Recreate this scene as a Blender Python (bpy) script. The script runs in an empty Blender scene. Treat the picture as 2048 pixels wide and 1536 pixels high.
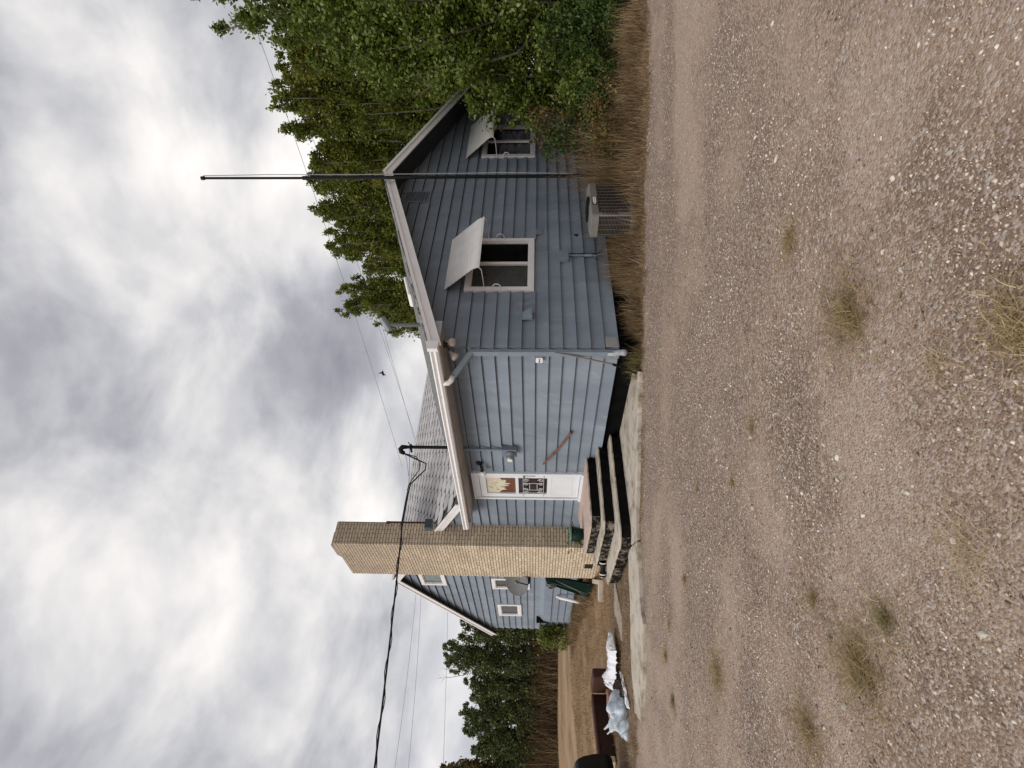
import bpy, math, random
import numpy as np
from mathutils import Vector, Matrix

sc = bpy.context.scene
col = sc.collection
R = math.radians
rng = np.random.default_rng(7)
random.seed(7)

# ------------------------------------------------------------------ camera
cam = bpy.data.objects.new('camera', bpy.data.cameras.new('camera'))
col.objects.link(cam)
cam.data.sensor_width = 36.0
cam.data.lens = 1102 / 2048 * 36
cam.data.clip_start = 0.05
cam.data.clip_end = 2000
CAMPOS = Vector((-5.556, -5.896, 1.548))
rgt = Vector((0.7705, -0.6374, 0.0063)); fwd = Vector((0.637, 0.770, 0.0425)); upv = Vector((-0.0319, -0.0287, 0.9991))
M = Matrix.Identity(4)
for i in range(3):
    M[i][0] = -upv[i]; M[i][1] = rgt[i]; M[i][2] = -fwd[i]; M[i][3] = CAMPOS[i]
cam.matrix_world = M
sc.camera = cam
sc.render.resolution_x = 1024; sc.render.resolution_y = 768

# ------------------------------------------------------------------ light
SUN_EL, SUN_AZ = 42.0, 180.0          # azimuth measured from +X counter-clockwise: light comes from -X
sd = Vector((math.cos(R(SUN_EL)) * math.cos(R(SUN_AZ)), math.cos(R(SUN_EL)) * math.sin(R(SUN_AZ)), math.sin(R(SUN_EL))))
sl = bpy.data.lights.new('sun', 'SUN'); sl.energy = 1.5; sl.angle = R(35); sl.color = (1.0, 0.955, 0.9)
so = bpy.data.objects.new('sun', sl); col.objects.link(so)
so.rotation_euler = sd.to_track_quat('Z', 'Y').to_euler()

BANKS = [((0.628, 0.483, 0.61), -.045, 2, 20), ((0.50, 0.58, 0.64), -.026, 2, 18), ((0.63, 0.66, 0.44), -.04, 1, 11), ((0.486, 0.764, 0.424), .020, 1, 12),
         ((0.25, 0.86, 0.44), .015, 2, 16), ((0.72, 0.46, 0.50), .035, 1, 9), ((0.76, 0.20, 0.66), .035, 3, 16), ((0.13, 0.80, 0.60), .03, 3, 18)]
w = bpy.data.worlds.new("World"); sc.world = w; w.use_nodes = True
nt = w.node_tree; nt.nodes.clear()
def N(t, nt=nt, **k):
    n = nt.nodes.new(t)
    for a, b in k.items(): setattr(n, a, b)
    return n
out = N('ShaderNodeOutputWorld')
sky = N('ShaderNodeTexSky', sky_type='NISHITA', sun_disc=False, sun_elevation=R(SUN_EL), sun_rotation=R(90 - SUN_AZ))
bgs = N('ShaderNodeBackground'); bgs.inputs[1].default_value = 0.07
nt.links.new(sky.outputs[0], bgs.inputs[0])
tc = N('ShaderNodeTexCoord')
sep = N('ShaderNodeSeparateXYZ'); nt.links.new(tc.outputs['Generated'], sep.inputs[0])
def math_(op, a, b=None, nt=nt):
    n = N('ShaderNodeMath', nt, operation=op)
    for i, v in enumerate((a, b)):
        if v is None: continue
        if isinstance(v, (int, float)): n.inputs[i].default_value = v
        else: nt.links.new(v, n.inputs[i])
    return n.outputs[0]
zc = math_('MAXIMUM', sep.outputs[2], 0.0)
den = math_('ADD', zc, 0.42)
cx = math_('DIVIDE', sep.outputs[0], den); cy = math_('DIVIDE', sep.outputs[1], den)
comb = N('ShaderNodeCombineXYZ'); nt.links.new(cx, comb.inputs[0]); nt.links.new(cy, comb.inputs[1])
comb.inputs[2].default_value = 3.7
mp = N('ShaderNodeMapping'); mp.inputs['Rotation'].default_value = (0, 0, R(35)); mp.inputs['Scale'].default_value = (1.5, 1.9, 1)
mp.inputs['Location'].default_value = (1.3, 0.4, 0)
nt.links.new(comb.outputs[0], mp.inputs[0])
n1 = N('ShaderNodeTexNoise'); n1.inputs['Scale'].default_value = 1.25; n1.inputs['Detail'].default_value = 7; n1.inputs['Roughness'].default_value = 0.5; n1.inputs['Distortion'].default_value = 0.15
nt.links.new(mp.outputs[0], n1.inputs['Vector'])
n2 = N('ShaderNodeTexNoise'); n2.inputs['Scale'].default_value = 2.4; n2.inputs['Detail'].default_value = 7; n2.inputs['Roughness'].default_value = 0.52; n2.inputs['Distortion'].default_value = 0.25
mp2 = N('ShaderNodeMapping'); mp2.inputs['Scale'].default_value = (1.7, 1.7, 2.7); mp2.inputs['Location'].default_value = (.7, .2, .4); nt.links.new(tc.outputs['Generated'], mp2.inputs[0])
nt.links.new(mp2.outputs[0], n2.inputs['Vector'])
mixn = math_('ADD', math_('MULTIPLY', n1.outputs[0], 0.48), math_('MULTIPLY', n2.outputs[0], 0.52))
def cloudbank(d, amt, c0, c1):      # a heavy bank (amt < 0) or a thin bright break (amt > 0) in the overcast
    global mixn
    dp = N('ShaderNodeVectorMath', operation='DOT_PRODUCT'); nt.links.new(tc.outputs['Generated'], dp.inputs[0]); dp.inputs[1].default_value = Vector(d).normalized()
    m_ = N('ShaderNodeMapRange', interpolation_type='SMOOTHSTEP'); m_.inputs[1].default_value = math.cos(R(c1)); m_.inputs[2].default_value = math.cos(R(c0)); nt.links.new(dp.outputs['Value'], m_.inputs[0])
    mixn = math_('ADD', mixn, math_('MULTIPLY', m_.outputs[0], amt))
for bank in BANKS: cloudbank(*bank)
cr = N('ShaderNodeValToRGB'); nt.links.new(mixn, cr.inputs[0])
e = cr.color_ramp.elements
e[0].position = 0.35; e[0].color = (0.25, 0.25, 0.285, 1)
e[1].position = 0.65; e[1].color = (0.90, 0.86, 0.835, 1)
for p, c in ((0.43, (0.36, 0.36, 0.39)), (0.49, (0.51, 0.51, 0.53)), (0.55, (0.67, 0.655, 0.65))):
    x = cr.color_ramp.elements.new(p); x.color = c + (1,)
# near the horizon the cloud deck reads as an even pale grey
hz = math_('SUBTRACT', 1.0, math_('MULTIPLY', zc, 4.5))
hz = math_('MULTIPLY', math_('MAXIMUM', hz, 0.0), 0.8)
mh = N('ShaderNodeMix', data_type='RGBA'); nt.links.new(hz, mh.inputs[0]); nt.links.new(cr.outputs[0], mh.inputs[6]); mh.inputs[7].default_value = (0.60, 0.605, 0.66, 1)
bgc = N('ShaderNodeBackground'); nt.links.new(mh.outputs[2], bgc.inputs[0]); bgc.inputs[1].default_value = 1.0
ms = N('ShaderNodeMixShader'); ms.inputs[0].default_value = 0.95
nt.links.new(bgs.outputs[0], ms.inputs[1]); nt.links.new(bgc.outputs[0], ms.inputs[2]); nt.links.new(ms.outputs[0], out.inputs[0])
sc.view_settings.view_transform = 'Standard'; sc.view_settings.look = 'None'
sc.view_settings.exposure = 0.34; sc.view_settings.gamma = 1.0; sc.view_settings.use_curve_mapping = False

# ------------------------------------------------------------------ materials
def mat(name, c1, c2=None, scale=6.0, rough=0.8, bump=0.0, bscale=60.0, detail=5, metallic=0.0, ramp=(0.35, 0.65), island=0.0, objrand=0.0,
        spec=0.3, translucent=0.0, streak=None, c3=None, c3t=(0.6, 0.7), c3scale=3.0, coord='Object'):
    m = bpy.data.materials.new(name); m.use_nodes = True
    t = m.node_tree; b = t.nodes['Principled BSDF']
    b.inputs['Roughness'].default_value = rough; b.inputs['Metallic'].default_value = metallic
    b.inputs['Specular IOR Level'].default_value = spec
    co = N('ShaderNodeTexCoord', t)
    geo = N('ShaderNodeNewGeometry', t)
    src = geo.outputs['Position'] if coord == 'World' else co.outputs['Object']
    if streak:
        mpp = N('ShaderNodeMapping', t); mpp.inputs['Scale'].default_value = streak; t.links.new(src, mpp.inputs[0]); src = mpp.outputs[0]
    c2 = c2 or c1
    nz = N('ShaderNodeTexNoise', t); nz.inputs['Scale'].default_value = scale; nz.inputs['Detail'].default_value = detail
    t.links.new(src, nz.inputs['Vector'])
    rp = N('ShaderNodeMapRange', t); rp.inputs[1].default_value = ramp[0]; rp.inputs[2].default_value = ramp[1]
    t.links.new(nz.outputs[0], rp.inputs[0])
    mx = N('ShaderNodeMix', t, data_type='RGBA'); t.links.new(rp.outputs[0], mx.inputs[0])
    mx.inputs[6].default_value = (*c1, 1); mx.inputs[7].default_value = (*c2, 1)
    cur = mx.outputs[2]
    if c3:
        nz3 = N('ShaderNodeTexNoise', t); nz3.inputs['Scale'].default_value = c3scale; nz3.inputs['Detail'].default_value = 8; nz3.inputs['Roughness'].default_value = 0.65
        t.links.new(src, nz3.inputs['Vector'])
        rp3 = N('ShaderNodeMapRange', t); rp3.inputs[1].default_value = c3t[0]; rp3.inputs[2].default_value = c3t[1]; t.links.new(nz3.outputs[0], rp3.inputs[0])
        mx3 = N('ShaderNodeMix', t, data_type='RGBA'); t.links.new(rp3.outputs[0], mx3.inputs[0]); t.links.new(cur, mx3.inputs[6]); mx3.inputs[7].default_value = (*c3, 1)
        cur = mx3.outputs[2]
    for amt, kind in ((island, 'island'), (objrand, 'obj')):
        if amt:
            if kind == 'island': r = geo.outputs['Random Per Island']
            else:
                oi = N('ShaderNodeObjectInfo', t); r = oi.outputs['Random']
            v = N('ShaderNodeMapRange', t); v.inputs[3].default_value = 1 - amt; v.inputs[4].default_value = 1 + amt; t.links.new(r, v.inputs[0])
            h = N('ShaderNodeHueSaturation', t); t.links.new(v.outputs[0], h.inputs['Value']); t.links.new(cur, h.inputs['Color'])
            cur = h.outputs[0]
    t.links.new(cur, b.inputs['Base Color'])
    if bump:
        nb = N('ShaderNodeTexNoise', t); nb.inputs['Scale'].default_value = bscale; nb.inputs['Detail'].default_value = 6; t.links.new(src, nb.inputs['Vector'])
        bp = N('ShaderNodeBump', t); bp.inputs['Strength'].default_value = bump; bp.inputs['Distance'].default_value = 0.01
        t.links.new(nb.outputs[0], bp.inputs['Height']); t.links.new(bp.outputs[0], b.inputs['Normal'])
    if translucent:
        tr = N('ShaderNodeBsdfTranslucent', t); t.links.new(cur, tr.inputs[0])
        mxs = N('ShaderNodeMixShader', t); mxs.inputs[0].default_value = translucent
        t.links.new(b.outputs[0], mxs.inputs[1]); t.links.new(tr.outputs[0], mxs.inputs[2]); t.links.new(mxs.outputs[0], t.nodes['Material Output'].inputs[0])
    return m

def leafmat(name, cols, rough=0.45, transl=0.3, clump=(0.0, 0.0)):
    m = bpy.data.materials.new(name); m.use_nodes = True; t = m.node_tree; b = t.nodes['Principled BSDF']
    b.inputs['Roughness'].default_value = rough; b.inputs['Specular IOR Level'].default_value = 0.35
    geo = N('ShaderNodeNewGeometry', t)
    rp = N('ShaderNodeValToRGB', t); rp.color_ramp.interpolation = 'LINEAR'
    els = rp.color_ramp.elements
    while len(els) > 1: els.remove(els[-1])
    els[0].position = cols[0][0]; els[0].color = (*cols[0][1], 1)
    for p, c in cols[1:]:
        x = els.new(p); x.color = (*c, 1)
    nz = N('ShaderNodeTexNoise', t); nz.inputs['Scale'].default_value = 1.3; nz.inputs['Detail'].default_value = 3
    t.links.new(geo.outputs['Position'], nz.inputs['Vector'])
    a = math_('MULTIPLY', geo.outputs['Random Per Island'], 0.65, t)
    bb = math_('MULTIPLY', math_('SUBTRACT', nz.outputs[0], 0.25, t), 0.7, t)
    t.links.new(math_('ADD', a, bb, t), rp.inputs[0])
    t.links.new(rp.outputs[0], b.inputs['Base Color'])
    tr = N('ShaderNodeBsdfTranslucent', t); t.links.new(rp.outputs[0], tr.inputs[0])
    mxs = N('ShaderNodeMixShader', t); mxs.inputs[0].default_value = transl
    t.links.new(b.outputs[0], mxs.inputs[1]); t.links.new(tr.outputs[0], mxs.inputs[2]); t.links.new(mxs.outputs[0], t.nodes['Material Output'].inputs[0])
    return m

BLUE = mat('blue_grey_paint', (0.190, 0.228, 0.275), (0.240, 0.280, 0.330), scale=2.5, rough=0.55, bump=0.45, bscale=140, objrand=0.10, streak=(1, 1, .35), c3=(0.31, 0.325, 0.34), c3t=(0.55, 0.78), c3scale=6, coord='World')
UNDER = mat('lap_shadow_underside', (.02, .022, .025), rough=.95, spec=.02)  # near-black paint deepens the lap shadow line under each board
BLUETRIM = mat('blue_grey_trim_paint', (0.20, 0.24, 0.285), (0.235, 0.275, 0.32), rough=0.5, bump=0.1)
WHITE = mat('white_weathered_paint', (0.86, 0.84, 0.83), (0.80, 0.78, 0.77), scale=4, rough=0.45, c3=(0.42, 0.40, 0.37), c3t=(0.62, 0.8), c3scale=6, coord='World')
WHITEDOOR = mat('white_door_paint', (0.78, 0.80, 0.82), (0.72, 0.75, 0.78), scale=3, rough=0.35)
AWN = mat('white_awning_metal', (0.86, 0.84, 0.81), (0.78, 0.76, 0.73), scale=5, rough=0.4, streak=(1, 1, 1), c3=(0.22, 0.20, 0.19), c3t=(0.69, 0.74), c3scale=5)
SOFFIT = mat('tan_soffit_board', (0.36, 0.325, 0.30), (0.30, 0.27, 0.25), scale=3, rough=0.8)
SOFD = mat('dark_blue_grey_soffit', (.035, .04, .048), (.05, .055, .065), scale=9, rough=.85)  # dark blue-grey for the undersides of the rake overhangs
SOFFEND = mat('grey_soffit_end_board', (0.36, 0.38, 0.38), (0.30, 0.32, 0.33), scale=8, rough=0.7)
DARKROOF = mat('dark_roof_edge_shingle', (0.10, 0.10, 0.10), (0.30, 0.30, 0.29), scale=14, rough=0.9, bump=0.5, ramp=(0.45, 0.6))
SHINGLE = mat('pale_grey_hex_shingle', (0.42, 0.405, 0.40), (0.52, 0.505, 0.50), scale=5, rough=0.85, bump=0.3, objrand=0.10, c3=(0.25, 0.23, 0.22), c3t=(0.66, 0.75), c3scale=4, coord='World')
SHBASE = mat('roof_underlay', (0.07, 0.07, 0.07), rough=0.9)
BLACKF = mat('near_black_base', (0.004, 0.004, 0.0045), (0.007, 0.007, 0.007), spec=0.03, rough=0.75, bump=0.3, bscale=20)
MORTAR = mat('dark_mortar', (0.075, 0.055, 0.04), (0.11, 0.085, 0.065), rough=0.95)
BRICK = mat('tan_brick', (0.62, 0.50, 0.35), (0.72, 0.60, 0.44), scale=9, rough=0.85, bump=0.25, objrand=0.13, island=0.0, c3=(0.42, 0.31, 0.22), c3t=(0.62, 0.75), c3scale=9, coord='World')
BRICKS = mat('tan_brick_joined', (0.62, 0.50, 0.35), (0.72, 0.60, 0.44), scale=9, rough=0.85, bump=0.25, island=0.13, c3=(0.42, 0.33, 0.24), c3t=(0.60, 0.78), c3scale=9, coord='World')
def brown_upward(m):  # brick colour shifts to dull brown with height, broken up by noise
    t = m.node_tree; b = t.nodes['Principled BSDF']; src = b.inputs['Base Color'].links[0].from_socket
    g_ = N('ShaderNodeNewGeometry', t); sx = N('ShaderNodeSeparateXYZ', t); t.links.new(g_.outputs['Position'], sx.inputs[0])
    nz = N('ShaderNodeTexNoise', t); nz.inputs['Scale'].default_value = 1.6; nz.inputs['Detail'].default_value = 6; t.links.new(g_.outputs['Position'], nz.inputs['Vector'])
    v = math_('ADD', sx.outputs[2], math_('MULTIPLY', math_('SUBTRACT', nz.outputs[0], .5, t), 4.5, t), t)
    mr_ = N('ShaderNodeMapRange', t); mr_.inputs[1].default_value = 2.4; mr_.inputs[2].default_value = 6.6; mr_.inputs[4].default_value = .75; t.links.new(v, mr_.inputs[0])
    mx = N('ShaderNodeMix', t, data_type='RGBA'); t.links.new(mr_.outputs[0], mx.inputs[0]); t.links.new(src, mx.inputs[6]); mx.inputs[7].default_value = (.36, .285, .225, 1); t.links.new(mx.outputs[2], b.inputs['Base Color'])
brown_upward(BRICK); brown_upward(BRICKS)
CONC = mat('tan_concrete', (0.46, 0.41, 0.335), (0.56, 0.50, 0.42), scale=3, rough=0.9, bump=0.5, bscale=70, c3=(0.22, 0.175, 0.125), c3t=(0.50, 0.68), c3scale=4, coord='World')
CONCP = mat('pinkish_concrete', (0.50, 0.42, 0.36), (0.56, 0.40, 0.33), scale=2.2, rough=0.85, bump=0.4, bscale=50, c3=(0.28, 0.22, 0.17), c3t=(0.54, 0.72), c3scale=5, coord='World')
TAR = mat('peeling_black_paint', (0.010, 0.009, 0.008), (0.02, 0.018, 0.015), scale=8, rough=0.7, spec=0.05, bump=0.8, bscale=25, c3=(0.24, 0.20, 0.16), c3t=(0.50, 0.62), c3scale=9, coord='World')
TAR0 = mat('black_riser_paint', (0.007, 0.007, 0.007), (0.012, 0.011, 0.010), scale=8, rough=0.7, spec=0.03, bump=0.6, bscale=25, c3=(0.16, 0.13, 0.10), c3t=(0.70, 0.78), c3scale=9, coord='World')
BLACKM = mat('black_metal', (0.006, 0.006, 0.0065), (0.010, 0.010, 0.010), rough=0.5, spec=0.15)
DARKGL = mat('dark_window_glass', (0.004, 0.004, 0.005), (0.008, 0.008, 0.009), rough=0.08, spec=0.05)
GREYGL = mat('blotched_grey_window_glass', (0.075, 0.075, 0.07), (0.055, 0.055, 0.05), scale=9, rough=0.12, c3=(0.008, 0.010, 0.006), c3t=(0.60, 0.64), c3scale=10, spec=0.1)  # grey pane with dark blotches in its colour
SKYGL = mat('pale_window_glass', (0.16, 0.19, 0.18), (0.10, 0.12, 0.11), rough=0.08)
ALUM = mat('grey_galvanised_metal', (0.30, 0.32, 0.33), (0.22, 0.24, 0.25), rough=0.45, metallic=0.5)
RUST = mat('rusty_pipe_metal', (0.17, 0.075, 0.045), (0.23, 0.11, 0.07), scale=20, rough=0.8, bump=0.4, c3=(0.07, 0.04, 0.03), c3t=(0.55, 0.7), c3scale=14)
GREYDISH = mat('grey_dish_paint', (0.13, 0.135, 0.135), (0.155, 0.16, 0.16), rough=0.5)
ACM = mat('taupe_metal_housing', (0.22, 0.21, 0.19), (0.18, 0.17, 0.155), scale=5, rough=0.5, c3=(0.14, 0.12, 0.10), c3t=(0.6, 0.75))
ACWIRE = mat('brown_grille_wire', (0.11, 0.092, 0.075), (0.15, 0.125, 0.10), rough=0.6)
ACIN = mat('dark_coil_interior', (0.012, 0.010, 0.008), rough=0.8)
BARK = mat('grey_brown_bark', (0.10, 0.08, 0.06), (0.17, 0.145, 0.12), scale=12, rough=0.9, bump=0.6, streak=(1, 1, .2))
POTG = mat('dark_green_plastic', (0.003, 0.016, 0.012), (0.005, 0.022, 0.016), rough=0.5, spec=.15)
POTRIM = mat('pale_green_plastic', (0.18, 0.26, 0.21), rough=0.5)
COUCH = mat('dark_brown_upholstery', (0.055, 0.020, 0.013), (0.075, 0.030, 0.020), scale=14, rough=0.7, bump=0.4, bscale=90)
COUCHD = mat('very_dark_brown_upholstery', (0.030, 0.012, 0.010), (0.040, 0.017, 0.014), scale=14, rough=0.6)
CREAM = mat('cream_liner', (0.62, 0.52, 0.38), (0.70, 0.60, 0.45), rough=0.8)
PINKB = mat('pinkish_brown_board', (0.30, 0.12, 0.075), (0.20, 0.08, 0.05), rough=0.5)
PLWHITE = mat('white_plastic_film', (0.90, 0.90, 0.93), (0.85, 0.86, 0.90), scale=6, rough=0.3, bump=0.5, bscale=12)
PLBLUE = mat('pale_bluish_plastic_bag', (0.56, 0.63, 0.70), (0.22, 0.24, 0.25), scale=2.2, rough=0.22, spec=.6, bump=0.8, bscale=14)
REDP = mat('red_plastic', (0.28, 0.012, 0.012), (0.22, 0.01, 0.01), rough=0.4)
LAMPW = mat('white_lamp_glass', (0.75, 0.74, 0.70), rough=0.25)
CURT = mat('cream_lace_curtain', (0.66, 0.58, 0.42), (0.74, 0.68, 0.52), scale=14, rough=0.6)
DRAPE = mat('brown_glossy_drape', (0.13, 0.04, 0.015), (0.17, 0.055, 0.02), scale=6, rough=0.35)
SIGNW = mat('white_sticker', (0.8, 0.82, 0.82), rough=0.5)
INK = mat('black_ink', (0.01, 0.01, 0.01), rough=0.6)
STRAW = mat('straw', (0.44, 0.33, 0.20), (0.58, 0.46, 0.29), rough=0.8, island=0.25)
DRYG = leafmat('dry_grass_blades', [(0.1, (0.06, 0.038, 0.02)), (0.32, (0.16, 0.10, 0.048)), (0.55, (0.31, 0.205, 0.10)), (0.9, (0.55, 0.42, 0.25))], 0.8, 0.25)
TUFTG = leafmat('tuft_straw_blades', [(0.1, (0.16, 0.11, 0.05)), (0.35, (0.33, 0.24, 0.12)), (0.6, (0.46, 0.35, 0.18)), (0.9, (0.72, 0.60, 0.38))], 0.8, 0.3)
LAWNG = leafmat('short_dry_lawn_blades', [(0.1, (0.20, 0.12, 0.06)), (0.5, (0.33, 0.22, 0.115)), (0.9, (0.45, 0.33, 0.19))], 0.85, 0.2)
GREENG = leafmat('olive_grass_blades', [(0.1, (0.09, 0.085, 0.03)), (0.5, (0.22, 0.19, 0.07)), (0.9, (0.42, 0.33, 0.17))], 0.8, 0.3)
LEAFN = leafmat('green_broad_leaf', [(0.1, (0.048, 0.072, 0.010)), (0.45, (0.115, 0.165, 0.022)), (0.72, (0.20, 0.255, 0.046)), (0.92, (0.38, 0.42, 0.17))], 0.38, 0.42)
LEAFP = leafmat('olive_poplar_leaf', [(0.1, (0.062, 0.090, 0.014)), (0.45, (0.14, 0.178, 0.026)), (0.75, (0.25, 0.265, 0.042)), (0.97, (0.38, 0.31, 0.07))], 0.45, 0.5)
LEAFY = leafmat('yellow_red_shrub_leaf', [(0.1, (0.05, 0.06, 0.015)), (0.4, (0.12, 0.13, 0.03)), (0.62, (0.20, 0.08, 0.03)), (0.8, (0.26, 0.22, 0.06)), (0.97, (0.50, 0.42, 0.18))], 0.5, 0.3)
LEAFS = leafmat('mid_green_shrub_leaf', [(0.1, (0.03, 0.06, 0.012)), (0.5, (0.07, 0.12, 0.025)), (0.85, (0.13, 0.17, 0.04)), (1.0, (0.35, 0.33, 0.12))], 0.45, 0.3)
LEAFJ = leafmat('dark_cedar_foliage', [(0.1, (0.045, 0.068, 0.022)), (0.5, (0.10, 0.138, 0.045)), (0.9, (0.21, 0.235, 0.085))], 0.7, 0.22)
LEAFG = leafmat('yellowing_conifer_foliage', [(0.1, (0.05, 0.045, 0.015)), (0.5, (0.13, 0.10, 0.03)), (0.9, (0.22, 0.16, 0.06))], 0.7, 0.2)
LEAFB = leafmat('bright_yellow_green_leaf', [(0.1, (0.07, 0.10, 0.02)), (0.5, (0.16, 0.20, 0.04)), (0.9, (0.30, 0.32, 0.08))], 0.5, 0.3)
BRUSH = leafmat('brown_brush_twigs', [(0.1, (0.06, 0.038, 0.022)), (0.40, (0.17, 0.105, 0.06)), (0.62, (0.21, 0.15, 0.065)), (0.74, (0.27, 0.19, 0.11)), (0.97, (0.50, 0.42, 0.37))], 0.9, 0.1)

# ------------------------------------------------------------------ builders
def tag(o, label=None, cat=None, group=None, kind=None):
    if label: o['label'] = label
    if cat: o['category'] = cat
    if group: o['group'] = group
    if kind: o['kind'] = kind
    return o
def empty(name, loc=(0, 0, 0), label=None, cat=None, group=None):
    o = bpy.data.objects.new(name, None); col.objects.link(o); o.location = loc; o.empty_display_size = 0.1
    return tag(o, label, cat, group)
def link(name, me, parent=None, loc=None):
    o = bpy.data.objects.new(name, me); col.objects.link(o)
    if parent is not None:
        o.parent = parent
        # all meshes are written in world coordinates: undo the parents' placement
        off = Vector((0, 0, 0)); p = parent
        while p is not None: off += Vector(p.location); p = p.parent
        o.location = (Vector(loc) if loc else Vector((0, 0, 0))) - off
    elif loc: o.location = loc
    return o
class MB:
    def __init__(s): s.v = []; s.f = []; s.mi = []; s.m = 0
    def add(s, vs, fs, mi=None):
        b = len(s.v); s.v += [tuple(v) for v in vs]
        for f in fs: s.f.append(tuple(i + b for i in f)); s.mi.append(s.m if mi is None else mi)
        return s
    def hexa(s, p, mi=None):   # 8 points: bottom ring 0-3, top ring 4-7
        return s.add(p, [(3, 2, 1, 0), (4, 5, 6, 7), (0, 1, 5, 4), (1, 2, 6, 5), (2, 3, 7, 6), (3, 0, 4, 7)], mi)
    def box(s, x0, x1, y0, y1, z0, z1, mi=None):
        return s.hexa([(x0, y0, z0), (x1, y0, z0), (x1, y1, z0), (x0, y1, z0), (x0, y0, z1), (x1, y0, z1), (x1, y1, z1), (x0, y1, z1)], mi)
    def prism(s, ring, d, side=None, cap=None):
        n = len(ring); d = Vector(d); b = [Vector(p) for p in ring]; t = [p + d for p in b]
        s.add(b + t, [tuple(range(n))[::-1]], cap); base = len(s.v) - 2 * n
        s.f.append(tuple(range(base + n, base + 2 * n))); s.mi.append(s.m if cap is None else cap)
        for i in range(n):
            j = (i + 1) % n; s.f.append((base + i, base + j, base + n + j, base + n + i)); s.mi.append(s.m if side is None else side)
        return s
    def tube(s, pts, r, n=8, cap=True, mi=None):
        pts = [Vector(p) for p in pts]; rs = r if isinstance(r, (list, tuple)) else [r] * len(pts)
        rings = []; prev = None
        for i, p in enumerate(pts):
            if i == 0: t = pts[1] - p
            elif i == len(pts) - 1: t = p - pts[i - 1]
            else: t = (pts[i + 1] - p).normalized() + (p - pts[i - 1]).normalized()
            t.normalize()
            if prev is None:
                a = Vector((0, 0, 1)) if abs(t.z) < 0.9 else Vector((1, 0, 0))
                u = t.cross(a).normalized()
            else: u = (prev - t * prev.dot(t)).normalized()
            prev = u; v = t.cross(u)
            rings.append([p + (u * math.cos(2 * math.pi * k / n) + v * math.sin(2 * math.pi * k / n)) * rs[i] for k in range(n)])
        vs = [q for rr in rings for q in rr]; fs = []
        for i in range(len(pts) - 1):
            for k in range(n):
                k2 = (k + 1) % n; fs.append((i * n + k, i * n + k2, (i + 1) * n + k2, (i + 1) * n + k))
        if cap: fs += [tuple(range(n))[::-1], tuple(range((len(pts) - 1) * n, len(pts) * n))]
        return s.add(vs, fs, mi)
    def lathe(s, c, axis, prof, n=20, mi=None):   # prof: (distance along axis, radius)
        c = Vector(c); axis = Vector(axis).normalized(); a = Vector((0, 0, 1)) if abs(axis.z) < .9 else Vector((1, 0, 0))
        u = axis.cross(a).normalized(); v = axis.cross(u); vs = []; fs = []
        for d, r in prof:
            for k in range(n):
                th = 2 * math.pi * k / n; vs.append(c + axis * d + (u * math.cos(th) + v * math.sin(th)) * max(r, 1e-4))
        for i in range(len(prof) - 1):
            for k in range(n):
                k2 = (k + 1) % n; fs.append((i * n + k, i * n + k2, (i + 1) * n + k2, (i + 1) * n + k))
        fs += [tuple(range(n))[::-1], tuple(range((len(prof) - 1) * n, len(prof) * n))]
        return s.add(vs, fs, mi)
    def build(s, name, mats, parent=None, smooth=False, label=None, bevel=0):
        me = bpy.data.meshes.new(name); me.from_pydata(s.v, [], s.f)
        mats = mats if isinstance(mats, (list, tuple)) else [mats]
        for m in mats: me.materials.append(m)
        if len(mats) > 1: me.polygons.foreach_set('material_index', s.mi)
        if smooth: me.polygons.foreach_set('use_smooth', [True] * len(s.f))
        me.update()
        import bmesh
        bm = bmesh.new(); bm.from_mesh(me); bmesh.ops.recalc_face_normals(bm, faces=bm.faces)
        if bevel: bmesh.ops.bevel(bm, geom=bm.edges[:], offset=bevel, segments=1, affect='EDGES')
        bm.to_mesh(me); bm.free()
        o = link(name, me, parent)
        if label: o['label'] = label
        return o
def npmesh(name, V, F, mats, parent=None, smooth=False):
    """V (n,3), F (m,k) with constant k"""
    me = bpy.data.meshes.new(name); k = F.shape[1]
    me.vertices.add(len(V)); me.vertices.foreach_set('co', np.asarray(V, np.float32).ravel())
    me.loops.add(F.size); me.loops.foreach_set('vertex_index', F.astype(np.int32).ravel())
    me.polygons.add(len(F)); me.polygons.foreach_set('loop_start', np.arange(0, F.size, k, dtype=np.int32))
    if smooth: me.polygons.foreach_set('use_smooth', np.ones(len(F), bool))
    me.update(calc_edges=True)
    for m in (mats if isinstance(mats, list) else [mats]): me.materials.append(m)
    return link(name, me, parent)
def vnoise(x, y, s, seed=0):
    x = np.asarray(x) * s + seed * 17.3; y = np.asarray(y) * s - seed * 9.1
    xi = np.floor(x).astype(np.int64); yi = np.floor(y).astype(np.int64); fx = x - xi; fy = y - yi
    fx = fx * fx * (3 - 2 * fx); fy = fy * fy * (3 - 2 * fy)
    def h(a, b):
        n = (a * 374761393 + b * 668265263 + seed * 1442695) & 0x7fffffff
        n = ((n ^ (n >> 13)) * 1274126177) & 0x7fffffff
        return (n & 0xffff) / 65535.0
    return (h(xi, yi) * (1 - fx) + h(xi + 1, yi) * fx) * (1 - fy) + (h(xi, yi + 1) * (1 - fx) + h(xi + 1, yi + 1) * fx) * fy
def sstep(a, b, x):
    t = np.clip((x - a) / (b - a), 0, 1); return t * t * (3 - 2 * t)

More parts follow.
